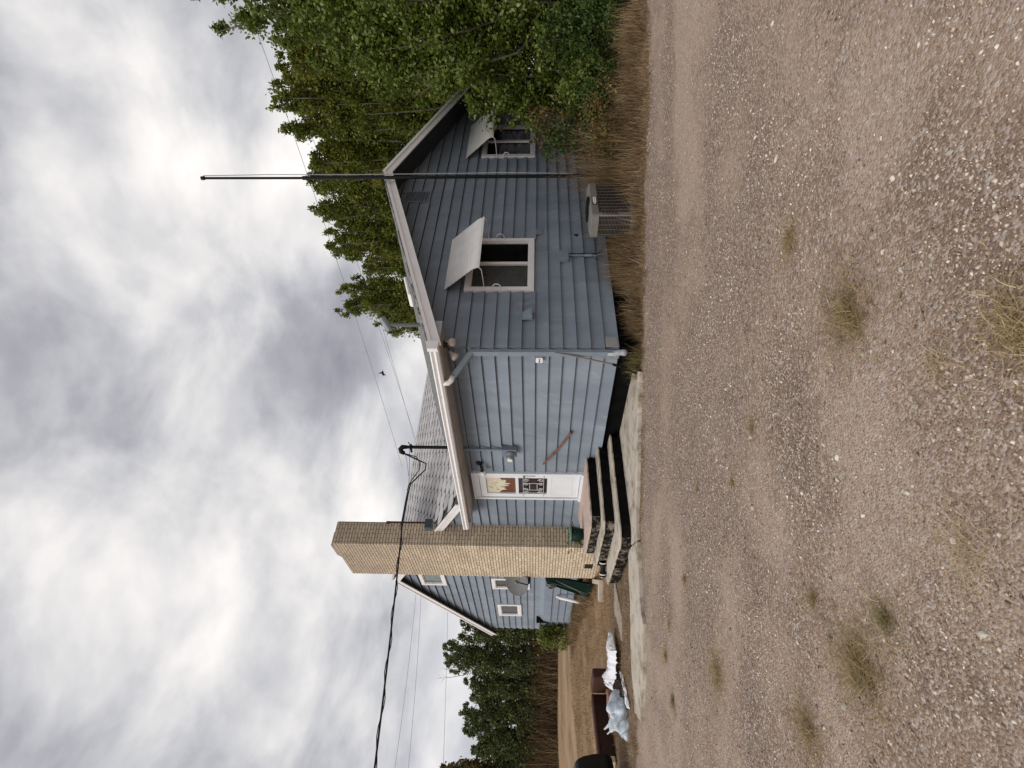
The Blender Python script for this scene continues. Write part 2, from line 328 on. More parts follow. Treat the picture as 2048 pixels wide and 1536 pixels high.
# ------------------------------------------------------------------ ground
def gz(x, y):
    x = np.asarray(x, float); y = np.asarray(y, float)
    rise = 0.28 * sstep(7.6, 10.5, y) * sstep(-6.0, -1.0, x)
    edge = y + 0.92 * x + 0.1
    verge = 0.035 * sstep(0.0, 0.5, edge) * (1 - sstep(5, 7, y))
    bumps = 0.022 * (vnoise(x, y, 0.9, 3) - 0.5) + 0.012 * (vnoise(x, y, 3.1, 4) - 0.5)
    return rise + bumps * 0.8 + verge * vnoise(x, y, 2.0, 9) - 0.005
def axis_(lo, hi, fine, ext):
    a = np.arange(lo, hi + 1e-6, fine); r = [hi]; d = fine
    while r[-1] < ext: d *= 1.35; r.append(r[-1] + d)
    l = [lo]; d = fine
    while l[-1] > -ext: d *= 1.35; l.append(l[-1] - d)
    return np.concatenate([np.array(l[1:])[::-1], a, np.array(r[1:])])
gx = axis_(-7.5, 6.5, 0.05, 900); gy = axis_(-6.5, 6.0, 0.05, 900)
GX, GY = np.meshgrid(gx, gy, indexing='ij'); GZ = gz(GX, GY)
near = (np.abs(GX + 2) < 8) & (np.abs(GY) < 8)
GZ = GZ + np.where(near, 0.006 * (vnoise(GX, GY, 11, 5) - 0.5) + 0.005 * (vnoise(GX, GY, 19, 6) - .5), 0)
nx, ny = len(gx), len(gy); idx = np.arange(nx * ny).reshape(nx, ny)
F = np.stack([idx[:-1, :-1].ravel(), idx[1:, :-1].ravel(), idx[1:, 1:].ravel(), idx[:-1, 1:].ravel()], 1)
gm = bpy.data.materials.new('ground_soil_gravel_and_lawn'); gm.use_nodes = True
t = gm.node_tree; b = t.nodes['Principled BSDF']; b.inputs['Roughness'].default_value = 0.95; b.inputs['Specular IOR Level'].default_value = 0.15
geo = N('ShaderNodeNewGeometry', t); P = geo.outputs['Position']
def noise(sc_, det=6, ro=0.55, dist=0.0):
    n = N('ShaderNodeTexNoise', t); n.inputs['Scale'].default_value = sc_; n.inputs['Detail'].default_value = det; n.inputs['Roughness'].default_value = ro
    n.inputs['Distortion'].default_value = dist; t.links.new(P, n.inputs['Vector']); return n.outputs[0]
def mr(v, a, b_, c=0.0, d=1.0):
    n = N('ShaderNodeMapRange', t); n.inputs[1].default_value = a; n.inputs[2].default_value = b_; n.inputs[3].default_value = c; n.inputs[4].default_value = d
    t.links.new(v, n.inputs[0]); return n.outputs[0]
def mixc(f, a, b_):
    n = N('ShaderNodeMix', t, data_type='RGBA')
    if isinstance(f, float): n.inputs[0].default_value = f
    else: t.links.new(f, n.inputs[0])
    for i, v in ((6, a), (7, b_)):
        if isinstance(v, tuple): n.inputs[i].default_value = (*v, 1)
        else: t.links.new(v, n.inputs[i])
    return n.outputs[2]
def vor(sc_):
    n = N('ShaderNodeTexVoronoi', t); n.inputs['Scale'].default_value = sc_; t.links.new(P, n.inputs['Vector']); return n
base = mixc(mr(noise(1.1, 4), 0.38, 0.62), (0.350, 0.252, 0.180), (0.460, 0.342, 0.250))
base = mixc(mr(noise(4.0, 5), 0.45, 0.70), base, (0.275, 0.198, 0.148))
attb = N('ShaderNodeAttribute', t); attb.attribute_name = 'zone'; sb_ = N('ShaderNodeSeparateColor', t); t.links.new(attb.outputs['Color'], sb_.inputs[0])
base = mixc(mr(sb_.outputs[2], .42, .62), base, (0.27, 0.195, 0.147))
base = mixc(mr(sb_.outputs[2], .38, .22), base, (0.49, 0.37, 0.285))
v1 = vor(75); v2 = vor(38)
s1 = N('ShaderNodeSeparateColor', t); t.links.new(v1.outputs['Color'], s1.inputs[0])
s2 = N('ShaderNodeSeparateColor', t); t.links.new(v2.outputs['Color'], s2.inputs[0])
g = mixc(mr(s1.outputs[0], 0.0, 1.0, 0.0, 0.55), base, (0.13, 0.095, 0.075))
g = mixc(mr(s1.outputs[1], 0.62, 0.78, 0.0, 0.8), g, (0.46, 0.38, 0.33))
g = mixc(math_('MULTIPLY', mr(s2.outputs[1], 0.80, 0.86, 0.0, 0.85), mr(v2.outputs['Distance'], 0.45, 0.30), t), g, (0.55, 0.48, 0.42))
lawn = mixc(mr(noise(2.2, 8, 0.65), 0.35, 0.65), (0.26, 0.170, 0.100), (0.41, 0.29, 0.185))
lawn = mixc(mr(noise(45, 4), 0.35, 0.65, 0.0, 0.6), lawn, (0.13, 0.075, 0.04))
lawn = mixc(mr(noise(0.25, 5), 0.42, 0.6, 0.0, 0.6), lawn, (0.48, 0.33, 0.205))
vg = mixc(mr(noise(9, 8, 0.7), 0.35, 0.62), (0.10, 0.065, 0.042), (0.27, 0.195, 0.135))
att = N('ShaderNodeAttribute', t); att.attribute_name = 'zone'
sz = N('ShaderNodeSeparateColor', t); t.links.new(att.outputs['Color'], sz.inputs[0])
wob = mr(noise(7, 6, .7), 0.3, 0.7, -0.35, 0.35)
m1 = mr(math_('ADD', sz.outputs[0], wob, t), 0.35, 0.6)
m2 = mr(math_('ADD', sz.outputs[1], wob, t), 0.35, 0.6)
c = mixc(m1, g, vg); c = mixc(m2, c, lawn)
t.links.new(c, b.inputs['Base Color'])
hb = math_('ADD', math_('MULTIPLY', v1.outputs['Distance'], -0.8, t), math_('MULTIPLY', noise(60, 6), 1.2, t), t)
bp = N('ShaderNodeBump', t); bp.inputs['Strength'].default_value = 0.9; bp.inputs['Distance'].default_value = 0.012
t.links.new(hb, bp.inputs['Height']); t.links.new(bp.outputs[0], b.inputs['Normal'])
ground = npmesh('ground', np.stack([GX, GY, GZ], -1).reshape(-1, 3), F, gm, smooth=True)
tag(ground, 'brown gravel drive running into dry tan lawn around the house', kind='structure')
edge = GY + 0.92 * GX + 0.1
verge = sstep(-0.12, 0.22, edge - np.where(GX > -.2, .5, .12) * (vnoise(GX, 0 * GX, 1.7, 40) - .35))
lawnm = sstep(4.6, 6.2, GY + 0.2 * GX) * verge
lawnm = np.maximum(lawnm, sstep(9, 14, np.hypot(GX, GY)) * sstep(2, 6, GY))
ca = ground.data.color_attributes.new('zone', 'FLOAT_COLOR', 'POINT')
arr = np.zeros((nx * ny, 4), np.float32); arr[:, 0] = verge.ravel(); arr[:, 1] = lawnm.ravel(); LU = GX * rgt.x + GY * rgt.y; LV = GX * fwd.x + GY * fwd.y
arr[:, 2] = (vnoise(LU * .38, LV * 1.5, 1.3, 21) * 0.55 + vnoise(GX, GY, 1.9, 22) * 0.45).ravel(); arr[:, 3] = 1
ca.data.foreach_set('color', arr.ravel())

# loose gravel: small flattened stones, thickest near the camera
def stones(n, smin, smax, dist_pow, rmax, name, cols, seed):
    r = np.random.default_rng(seed)
    th = r.uniform(-46, 46, n) * math.pi / 180; d = 1.6 + (rmax - 1.6) * r.random(n) ** dist_pow
    fa = math.atan2(fwd.y, fwd.x); x = CAMPOS.x + np.cos(fa + th) * d; y = CAMPOS.y + np.sin(fa + th) * d
    lu = (x * rgt.x + y * rgt.y); lv = (x * fwd.x + y * fwd.y)
    patch = vnoise(lu * .38, lv * 1.5, 1.3, 21) * 0.55 + vnoise(x, y, 1.9, 22) * 0.45
    keep = (y + 0.92 * x + 0.1 < 0.05) & (r.random(n) < 0.10 + 1.7 * np.clip(patch - .30, 0, 1)); x = x[keep]; y = y[keep]; d = d[keep]; n = len(x)
    s = (smin + (smax - smin) * r.random(n) ** 4.5)
    octa = np.array([(1, 0, 0), (0, 1, 0), (-1, 0, 0), (0, -1, 0), (.1, .1, 1), (0, 0, -1)], float)
    V = octa[None] * (1 + 0.35 * r.standard_normal((n, 6, 3)).clip(-1.5, 1.5)) + 0.15 * r.standard_normal((n, 6, 3))
    V[:, :, 0] *= (s * r.uniform(.7, 1.3, n))[:, None]; V[:, :, 1] *= (s * r.uniform(.6, 1.1, n))[:, None]; V[:, :, 2] *= (s * .7)[:, None]
    a = r.uniform(0, 2 * math.pi, n); ca_, sa = np.cos(a)[:, None], np.sin(a)[:, None]
    X = V[:, :, 0] * ca_ - V[:, :, 1] * sa + x[:, None]; Y = V[:, :, 0] * sa + V[:, :, 1] * ca_ + y[:, None]; Z = V[:, :, 2] + (gz(x, y) + s * .22)[:, None]
    Fo = np.array([(0, 1, 4), (1, 2, 4), (2, 3, 4), (3, 0, 4), (1, 0, 5), (2, 1, 5), (3, 2, 5), (0, 3, 5)])
    Fa = (Fo[None] + (np.arange(n) * 6)[:, None, None]).reshape(-1, 3)
    o = npmesh(name, np.stack([X, Y, Z], -1).reshape(-1, 3), Fa, leafmat(name + '_stone', cols, 0.85, 0.0))
    return o
GC = [(0.08, (0.09, 0.064, 0.050)), (0.28, (0.25, 0.180, 0.135)), (0.48, (0.43, 0.318, 0.240)), (0.66, (0.58, 0.46, 0.36)), (0.84, (0.82, 0.74, 0.63))]
tag(stones(200000, .0024, .0110, 1.0, 9.5, 'gravel', GC, 11), 'loose brown and pinkish gravel on the drive', kind='stuff')
GC2 = [(0.1, (0.16, 0.13, 0.115)), (0.45, (0.36, 0.30, 0.26)), (0.7, (0.52, 0.45, 0.37)), (0.95, (0.68, 0.63, 0.56))]
tag(stones(4500, .005, .016, .9, 7.5, 'pebbles', GC2, 12), 'larger pale pebbles scattered through the gravel', kind='stuff')
# the biggest stones, one object each
STM = mat('pale_stone', (0.50, 0.46, 0.40), (0.60, 0.55, 0.46), scale=30, rough=0.85, objrand=0.35)
fa = math.atan2(fwd.y, fwd.x); r9 = np.random.default_rng(5)
stone_me = []
for k in range(5):
    V = []; 
    for i in range(4):
        zr = (-.5, -.15, .3, .5)[i]; rr = (.55, 1, .85, .4)[i]
        for j in range(6):
            a = j / 6 * 2 * math.pi; q = rr * (1 + .22 * r9.standard_normal()); V.append((math.cos(a) * q, math.sin(a) * q * .75, zr))
    Fs = [(i * 6 + j, i * 6 + (j + 1) % 6, (i + 1) * 6 + (j + 1) % 6, (i + 1) * 6 + j) for i in range(3) for j in range(6)] + [tuple(range(5, -1, -1)), tuple(range(18, 24))]
    me = bpy.data.meshes.new('stone'); me.from_pydata(V, [], Fs); me.materials.append(STM); me.update(); stone_me.append(me)
cnt = 0
while cnt < 70:
    th = r9.uniform(-.72, .72); d = 2.1 + 3.4 * r9.random()
    x = CAMPOS.x + math.cos(fa + th) * d; y = CAMPOS.y + math.sin(fa + th) * d
    if y + .92 * x + .1 > -.2: continue
    s = r9.uniform(.010, .019) * (1.25 if cnt % 9 == 0 else 1)
    o = link('stone', stone_me[cnt % 5], ground, (x, y, float(gz(x, y)) + s * .22)); o.scale = (s, s, s * .8); o.rotation_euler = (r9.uniform(-.2, .2), r9.uniform(-.2, .2), r9.uniform(0, 6.28)); cnt += 1

# pavement slab along the steps, two cracked pieces
pav = empty('pavement', (-1.5, 2, 0)); tag(pav, 'narrow tan concrete walk in front of the steps', kind='structure')
def slab(ring, z0, z1, parent, name='slab', m=CONC):
    mb = MB(); mb.prism([(x, y, z0) for x, y in ring], (0, 0, z1 - z0)); return mb.build(name, m, parent, bevel=0.006)
def rough(ring, step=0.12, amp=0.018, seed=1):
    r = random.Random(seed); o = []
    for i, (x0, y0) in enumerate(ring):
        x1, y1 = ring[(i + 1) % len(ring)]; L = math.hypot(x1 - x0, y1 - y0); n = max(1, int(L / step))
        for k in range(n): o.append((x0 + (x1 - x0) * k / n + r.uniform(-amp, amp), y0 + (y1 - y0) * k / n + r.uniform(-amp, amp)))
    return o
slab(rough([(-.29, .17), (-.83, .74), (-1.35, 1.22), (-1.85, 1.70), (-2.12, 1.84), (-1.95, 2.45), (-.9, 3.0), (.07, 3.0), (.07, .57)], seed=3), -.05, .052, pav)
slab(rough([(-2.14, 1.85), (-2.38, 1.94), (-2.87, 2.16), (-3.23, 2.12), (-3.65, 2.46), (-3.9, 2.75), (-4.25, 3.1), (-4.05, 3.55), (-3.55, 3.5), (-3.17, 3.33), (-2.61, 2.96), (-2.33, 2.86), (-2.0, 2.70), (-1.97, 2.46)], seed=4), -.05, .048, pav)
slab(rough([(-1.6, 4.6), (-2.5, 4.1), (-2.9, 4.3), (-2.2, 4.9)], amp=.04, seed=6), -.04, .03, pav, m=mat('grey_brown_path_concrete', (.30, .25, .20), (.38, .32, .27), rough=.95, bump=.5))
cb = MB(); cb.prism([(-.52, 7.78, -.02), (-1.05, 6.40, -.02), (-1.42, 6.72, -.02), (-1.34, 6.84, -.02), (-1.08, 6.60, -.02), (-.60, 7.86, -.02)], (0, 0, .13))
tag(cb.build('concrete_kerb', CONC, bevel=.005), 'short concrete kerb on the dry lawn left of the chimney base', 'kerb')

# ------------------------------------------------------------------ concrete steps
steps = empty('concrete_steps', (-1, 3.5, 0), 'three broad concrete steps with black peeling risers below the white door', 'steps')
def step(ring, z0, z1, seed, top):
    rg = rough(ring, .10, .020, seed); mb = MB(); n = len(rg)
    lip = [(x, y) for x, y in rg]
    b_ = [(x * 1.0 + .0, y, z0) for x, y in rg]; t_ = [(x, y, z1) for x, y in rg]; mid = [(x, y, z1 - .028) for x, y in rg]
    cxm = sum(p[0] for p in rg) / n; cym = sum(p[1] for p in rg) / n
    topi = [(x + (cxm - x) * .012, y + (cym - y) * .012, z1) for x, y in rg]
    inn = lambda p, z: (p[0] + (cxm - p[0]) * .02, p[1] + (cym - p[1]) * .02, z)
    base_ = [inn(p, z0) for p in rg]; midi = [inn(p, z1 - .03) for p in rg]
    V = base_ + midi + mid + [(x, y, z1 - .008) for x, y in rg] + topi; Fs = []; mi = []
    for lv in range(4):
        for i in range(n):
            j = (i + 1) % n; Fs.append((lv * n + i, lv * n + j, (lv + 1) * n + j, (lv + 1) * n + i))
            # the risers facing the lens side are solid black, the long front ones are peeling
            e0, e1 = rg[i], rg[j]; nyv = abs(e1[0] - e0[0]) > abs(e1[1] - e0[1])
            mi.append((1 if nyv else 2) if lv < 2 else 0)
    Fs.append(tuple(range(4 * n, 5 * n))); mi.append(0)
    mb.add(V, Fs); mb.mi = mi; return mb.build('step', [top, TAR0, TAR], steps)
step([(0.02, 2.22), (-1.85, 2.15), (-2.02, 2.28), (-1.98, 4.08), (-1.2, 4.9), (0.02, 5.2)], .04, .235, 1, CONC)
step([(0.02, 2.58), (-1.5, 2.53), (-1.64, 2.66), (-1.64, 4.15), (-1.0, 4.9), (0.02, 5.2)], .235, .42, 2, CONC)
step([(0.02, 2.95), (-1.3, 2.80), (-1.42, 2.92), (-1.38, 4.2), (-.5, 4.95), (0.02, 5.3)], .42, .60, 3, CONCP)

# ------------------------------------------------------------------ the house
house = empty('house', (0, 0, 0), 'blue-grey clapboard house with white trim and tall tan brick chimney', 'house')
EXP = 0.2032; Z0 = 0.335
def subtract(iv, holes):
    res = [iv]
    for a, b_ in holes:
        nr = []
        for p, q in res:
            if b_ <= p or a >= q: nr.append((p, q)); continue
            if a > p: nr.append((p, a))
            if b_ < q: nr.append((b_, q))
        res = nr
    return [r for r in res if r[1] - r[0] > .02]
def wallboards(parent, P, rows, limits, holes, z0=Z0, zmax=99):
    """P(u, out, z) -> world; limits(z) -> (u0,u1); holes: (u0,u1,z0,z1)"""
    r = random.Random(4)
    for k in range(rows):
        zb = z0 + EXP * k; zt = zb + EXP + .022
        if zb > zmax - .12: continue
        zt = min(zt, zmax)
        l0, l1 = limits(zb); t0, t1 = limits(min(zt, zb + EXP))
        if l1 - l0 < .05: continue
        hs = [(h[0], h[1]) for h in holes if h[2] < zb + EXP * .5 and h[3] > zb + EXP * .5]
        segs = []
        for a, b_ in subtract((l0, l1), hs):
            cuts_ = [a]
            while b_ - cuts_[-1] > 3.2: cuts_.append(cuts_[-1] + r.uniform(1.6, 3.0))
            cuts_.append(b_); segs += [(cuts_[i] + (.0015 if i else 0), cuts_[i + 1] - (.0015 if i < len(cuts_) - 2 else 0)) for i in range(len(cuts_) - 1)]
        for a, b_ in segs:
            ta = t0 if abs(a - l0) < 1e-6 else a; tb = t1 if abs(b_ - l1) < 1e-6 else b_
            if tb - ta < .02: tb = ta + .02
            j = r.uniform(-.0015, .0015); dz = r.uniform(-.0015, .0015)
            ob, ot = .046 + j, .002
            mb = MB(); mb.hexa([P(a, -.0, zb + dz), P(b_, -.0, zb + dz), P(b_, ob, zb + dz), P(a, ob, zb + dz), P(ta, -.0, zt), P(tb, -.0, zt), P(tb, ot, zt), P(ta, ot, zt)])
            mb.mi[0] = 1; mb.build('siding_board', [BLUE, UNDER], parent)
# --- wing gable wall (plane y=0)
APX = 4.05; SLW = 0.32; EAVZ = 3.05
roofin = lambda x: EAVZ + SLW * (4.05 - abs(x - APX))           # underside of roof at the wall
ZTOP = roofin(APX)
gw = MB(); gw.prism([(0.02, .012, Z0), (8.08, .012, Z0), (8.08, .012, roofin(8.08)), (APX, .012, ZTOP), (.02, .012, roofin(0.02))], (0, .1, 0))
gwall = gw.build('gable_wall', BLUETRIM, house)
W1 = (1.22, 2.60, 1.58, 2.71); W2 = (5.45, 6.83, 1.58, 2.71)
def glim(z):
    zz = min(z, ZTOP - .03); 
    if zz < roofin(0): return (0.0, 8.1)
    d = (zz - EAVZ) / SLW; return (APX - 4.05 + d, APX + 4.05 - d)
wallboards(gwall, lambda u, o, z: (u, .010 - o, z), 22, glim, [W1, W2, (3.79, 4.16, 3.6, 4.1)], zmax=ZTOP)
# --- side wall of the wing and gable wall of the main house (plane x=0)
sw = MB(); sw.box(.012, .11, .02, 4.56, Z0, 2.95)
swall = sw.build('side_wall', BLUETRIM, house)
DOOR = (3.50, 4.545, .6, 2.78)
wallboards(swall, lambda u, o, z: (.010 - o, u, z), 13, lambda z: (-.008, 4.56), [DOOR])
RZ, RY, SLM = 5.33, 9.2, 0.49
mw = MB(); mw.prism([(.014, 4.562, Z0), (.014, 13.9, Z0), (.014, 13.9, RZ - SLM * 4.7), (.014, RY, RZ), (.014, 4.562, RZ - SLM * (RY - 4.562))], (.1, 0, 0))
mwall = mw.build('main_gable_wall', BLUETRIM, house)
WM = [(8.85, 9.80, 4.02, 4.74), (9.2, 10.0, 1.67, 2.74), (11.37, 12.44, 1.94, 2.67)]
def mlim(z):
    zz = min(z, RZ - .02); d = (RZ - zz) / SLM
    return (max(4.562, RY - d), min(13.9, RY + d))
wallboards(mwall, lambda u, o, z: (.010 - o, u, z), 25, mlim, WM, zmax=RZ)
# near-black foundation set back under the siding
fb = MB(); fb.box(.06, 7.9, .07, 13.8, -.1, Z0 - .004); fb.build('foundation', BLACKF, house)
st = MB(); st.box(-.004, .058, .1, 13.8, Z0 - .03, Z0 - .002)
# interior fill so no daylight shows through
it = MB(); it.box(.12, 8.0, .13, 13.8, Z0, 2.9); it.build('interior', ACIN, house)
# bulkhead bump-out at the far end
bh = MB(); bh.prism([(-.16, 8.3, .42), (.01, 8.3, .42), (.01, 8.3, 1.42), (-.16, 8.3, 1.24)], (0, 4.2, 0))
bwall = bh.build('lower_wall_skirt', BLUETRIM, house)
wallboards(bwall, lambda u, o, z: (-.158 - o, u, z), 4, lambda z: (8.3, 12.5), [], z0=.42)
mb = MB(); mb.box(-.215, .0, 12.5, 12.56, 1.02, 1.47); mb.build('skirt_end_cap', BLACKM, bwall)

# --- roofs
def roofsheet(ring, th, name, mats, parent):
    mb = MB(); mb.prism(ring, (0, 0, th), side=1 if len(mats) > 1 else 0, cap=0); return mb.build(name, mats, parent)
wroof = lambda x: 3.01 + SLW * (4.45 - abs(x - APX))
r1 = roofsheet([(-.40, -.50, wroof(-.4) - .06), (APX, -.50, wroof(APX) - .06), (APX, 9.0, wroof(APX) - .06), (-.40, 5.05, wroof(-.4) - .06)], .06, 'wing_roof_slope', [DARKROOF, DARKROOF], house)
r2 = roofsheet([(APX, -.50, wroof(APX) - .06), (8.5, -.50, wroof(8.5) - .06), (8.5, 9.0, wroof(8.5) - .06), (APX, 9.0, wroof(APX) - .06)], .06, 'wing_roof_slope', [DARKROOF, DARKROOF], house)
# underside of the gable overhang
for a, b_ in ((-.38, APX), (APX, 8.48)):
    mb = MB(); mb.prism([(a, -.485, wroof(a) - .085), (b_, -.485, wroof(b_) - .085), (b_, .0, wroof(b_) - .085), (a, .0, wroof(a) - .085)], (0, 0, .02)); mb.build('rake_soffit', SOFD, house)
# rake boards of the wing: wide lower board, narrow drip edge above
for a, b_ in ((-.43, APX), (APX, 8.53)):
    for (zt, zb, y0, y1, nm) in ((-.045, -.175, -.525, -.502, 'rake_board'), (.012, -.052, -.545, -.515, 'drip_edge')):
        mb = MB(); mb.prism([(a, y0, wroof(a) + zb), (b_, y0, wroof(b_) + zb), (b_, y0, wroof(b_) + zt), (a, y0, wroof(a) + zt)], (0, y1 - y0, 0)); mb.build(nm, WHITE, house)
# ragged shingle edge showing above the rake
rs = random.Random(9)
for k in range(26):
    a = -.40 + k * .17; mb = MB(); h = rs.uniform(.008, .03)
    mb.prism([(a, -.55, wroof(a) + .0), (a + .165, -.55, wroof(a + .165) + .0), (a + .165, -.55, wroof(a + .165) + h), (a, -.55, wroof(a) + h * .8)], (0, .3, 0)); mb.build('shingle', DARKROOF, r1)
# boxed eave soffit, mitred at the door end
mb = MB(); mb.prism([(-.40, -.48, 2.865), (-.0, -.48, 2.865), (.0, 4.58, 2.865), (-.40, 5.02, 2.865)], (0, 0, .014)); mb.build('eave_soffit', SOFFIT, house)
mb = MB(); mb.prism([(-.39, -.497, 2.862), (.05, -.497, 2.862), (.05, -.497, wroof(.05) - .18), (-.39, -.497, wroof(-.39) - .10)], (0, .014, 0)); mb.build('soffit_end_board', SOFFEND, house)
# fascia and gutter (K profile) along the eave, sagging up a little to the left
def gut(y): return (y - 0) * 0.012
prof = [(-.40, 2.865), (-.405, 2.985), (-.515, 2.985), (-.525, 2.965), (-.50, 2.93), (-.515, 2.90), (-.49, 2.865)]
mb = MB(); mb.prism([(x, -.50, z) for x, z in prof], (0, 5.6, .075)); mb.build('gutter', WHITE, house)
mb = MB(); mb.prism([(-.392, -.48, 2.85), (-.398, -.48, 3.0), (-.385, -.48, 3.0), (-.38, -.48, 2.85)], (0, 5.5, .02)); mb.build('fascia_board', SOFFIT, house)
mb = MB(); mb.prism([(-.545, -.56, 2.86), (-.40, -.56, 2.86), (-.40, -.56, 3.04), (-.545, -.56, 3.0)], (0, .06, 0)); mb.build('gutter_end_cap', WHITE, house)
# main roof: two slopes, big pale hexagonal shingles on the one we see
mroof = lambda y: 5.45 - SLM * abs(y - RY)
mr1 = roofsheet([(-.15, 4.42, mroof(4.42) - .08), (-.15, RY, mroof(RY) - .08), (9.2, RY, mroof(RY) - .08), (9.2, 4.42, mroof(4.42) - .08)], .07, 'main_roof_slope', [SHBASE], house)
roofsheet([(-.15, RY, mroof(RY) - .08), (-.15, 14.15, mroof(14.15) - .08), (9.2, 14.15, mroof(14.15) - .08), (9.2, RY, mroof(RY) - .08)], .07, 'main_roof_slope', [SHBASE], house)
SW_, SE_ = .36, .335
sm = MB(); hx = [(-.5 * SW_, .62 * SE_), (-.5 * SW_, -.20 * SE_), (-.20 * SW_, -.5 * SE_), (.20 * SW_, -.5 * SE_), (.5 * SW_, -.20 * SE_), (.5 * SW_, .62 * SE_)]
sm.prism([(x * .93, y, 0) for x, y in hx], (0, 0, .016))
sme = bpy.data.meshes.new('shingle'); sme.from_pydata(sm.v, [], sm.f); sme.materials.append(SHINGLE); sme.update()
ang = math.atan(SLM); nsh = 0
for k in range(20):
    dd = k * SE_ + .12; yy = RY - dd * math.cos(ang)
    for i in range(30):
        xx = .03 + i * SW_ + (SW_ / 2 if k % 2 else 0)
        if xx > 9 or yy < 3.5: continue
        yv = RY - (5.45 - wroof(min(xx, APX))) / SLM
        if yy < yv - .40: continue
        if xx > 7.4: continue
        o = link('shingle', sme, mr1, (xx + rs.uniform(-.006, .006), yy, mroof(yy) + .012)); o.rotation_euler = (ang - .045 + rs.uniform(-.008, .008), 0, rs.uniform(-.015, .015)); nsh += 1
mb = MB()
for k in range(24):
    a = -.15 + k * .39; mb.prism([(a, RY - .13, mroof(RY - .13) + .018), (a, RY, 5.475), (a, RY + .13, mroof(RY - .13) + .018), (a, RY, 5.445)], (.40, 0, .008))
mb.build('ridge_cap', SHINGLE, mr1)
# main rake boards
for a, b_ in ((4.62, RY), (RY, 14.2)):
    for (zt, zb, x0, x1, nm, mm) in ((-.05, -.20, -.175, -.152, 'rake_board', WHITE), (.0, -.06, -.195, -.165, 'drip_edge', WHITE)):
        mb = MB(); mb.prism([(x0, a, mroof(a) + zb), (x0, b_, mroof(b_) + zb), (x0, b_, mroof(b_) + zt), (x0, a, mroof(a) + zt)], (x1 - x0, 0, 0)); mb.build(nm, mm, house)
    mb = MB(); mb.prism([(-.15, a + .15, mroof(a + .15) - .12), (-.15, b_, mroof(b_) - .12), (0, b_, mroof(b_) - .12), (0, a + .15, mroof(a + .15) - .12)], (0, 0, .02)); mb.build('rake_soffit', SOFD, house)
mb = MB(); mb.box(-.19, -.05, 14.16, 14.27, mroof(14.2) - .16, mroof(14.2) - .02); mb.build('gutter_end_cap', BLACKM, house)
mb = MB(); mb.box(-.50, -.30, 5.05, 5.21, 3.74, 3.90); mb.build('flashing_box', mat('dark_slate_flashing', (.05, .06, .07), rough=.5), house)
mb = MB(); mb.box(.0, .035, 5.90, 5.94, 3.95, 4.96); mb.box(-.02, .035, 5.895, 5.935, 4.9, 4.98); mb.build('chimney_flashing', mat('dark_red_brown_flashing', (.05, .02, .018), rough=.6), house)

# --- windows
def window(name, P, u0, u1, z0, z1, pm, mull=None, parent=house, tw=.085):
    """P(u,out,z)"""
    w_ = MB()
    def bx(a, b_, c_, d_, o0, o1): w_.hexa([P(a, o0, c_), P(b_, o0, c_), P(b_, o1, c_), P(a, o1, c_), P(a, o0, d_), P(b_, o0, d_), P(b_, o1, d_), P(a, o1, d_)])
    bx(u0, u0 + tw, z0, z1, -.02, .055); bx(u1 - tw, u1, z0, z1, -.02, .055)
    bx(u0 + tw, u1 - tw, z0, z0 + tw, -.02, .054); bx(u0 + tw, u1 - tw, z1 - tw, z1, -.02, .054)
    win = w_.build('window', WHITE, parent)
    sm_ = MB(); w_ = sm_
    a0, a1, c0, c1 = u0 + tw, u1 - tw, z0 + tw, z1 - tw; s = .022
    bx(a0, a0 + s, c0, c1, -.03, .03); bx(a1 - s, a1, c0, c1, -.03, .03); bx(a0 + s, a1 - s, c0, c0 + s, -.03, .03); bx(a0 + s, a1 - s, c1 - s, c1, -.03, .03)
    w_.build('sash', WHITE, win)
    cuts = [a0 + s]
    if mull:
        w_ = MB(); bx(mull - .03, mull + .03, c0 + s, c1 - s, -.03, .04); w_.build('mullion', WHITE, win); cuts += [mull - .03, mull + .03]
    cuts += [a1 - s]
    for i in range(0, len(cuts), 2):
        w_ = MB(); bx(cuts[i], cuts[i + 1], c0 + s, c1 - s, -.006, .006); w_.build('pane', pm[min(i // 2, len(pm) - 1)], win)
    return win
PG = lambda u, o, z: (u, .0 - o, z)
PS = lambda u, o, z: (.0 - o, u, z)
w1 = window('window', PG, *W1, [GREYGL, DARKGL], mull=1.93)
w2 = window('window', PG, *W2, [DARKGL, DARKGL], mull=6.14)
for args in WM: window('window', PS, *args, [SKYGL if args[2] > 4 else GREYGL], tw=.10)
# sash divider bars on the far windows
for (a, b_, c_, d_) in WM[1:]:
    pass
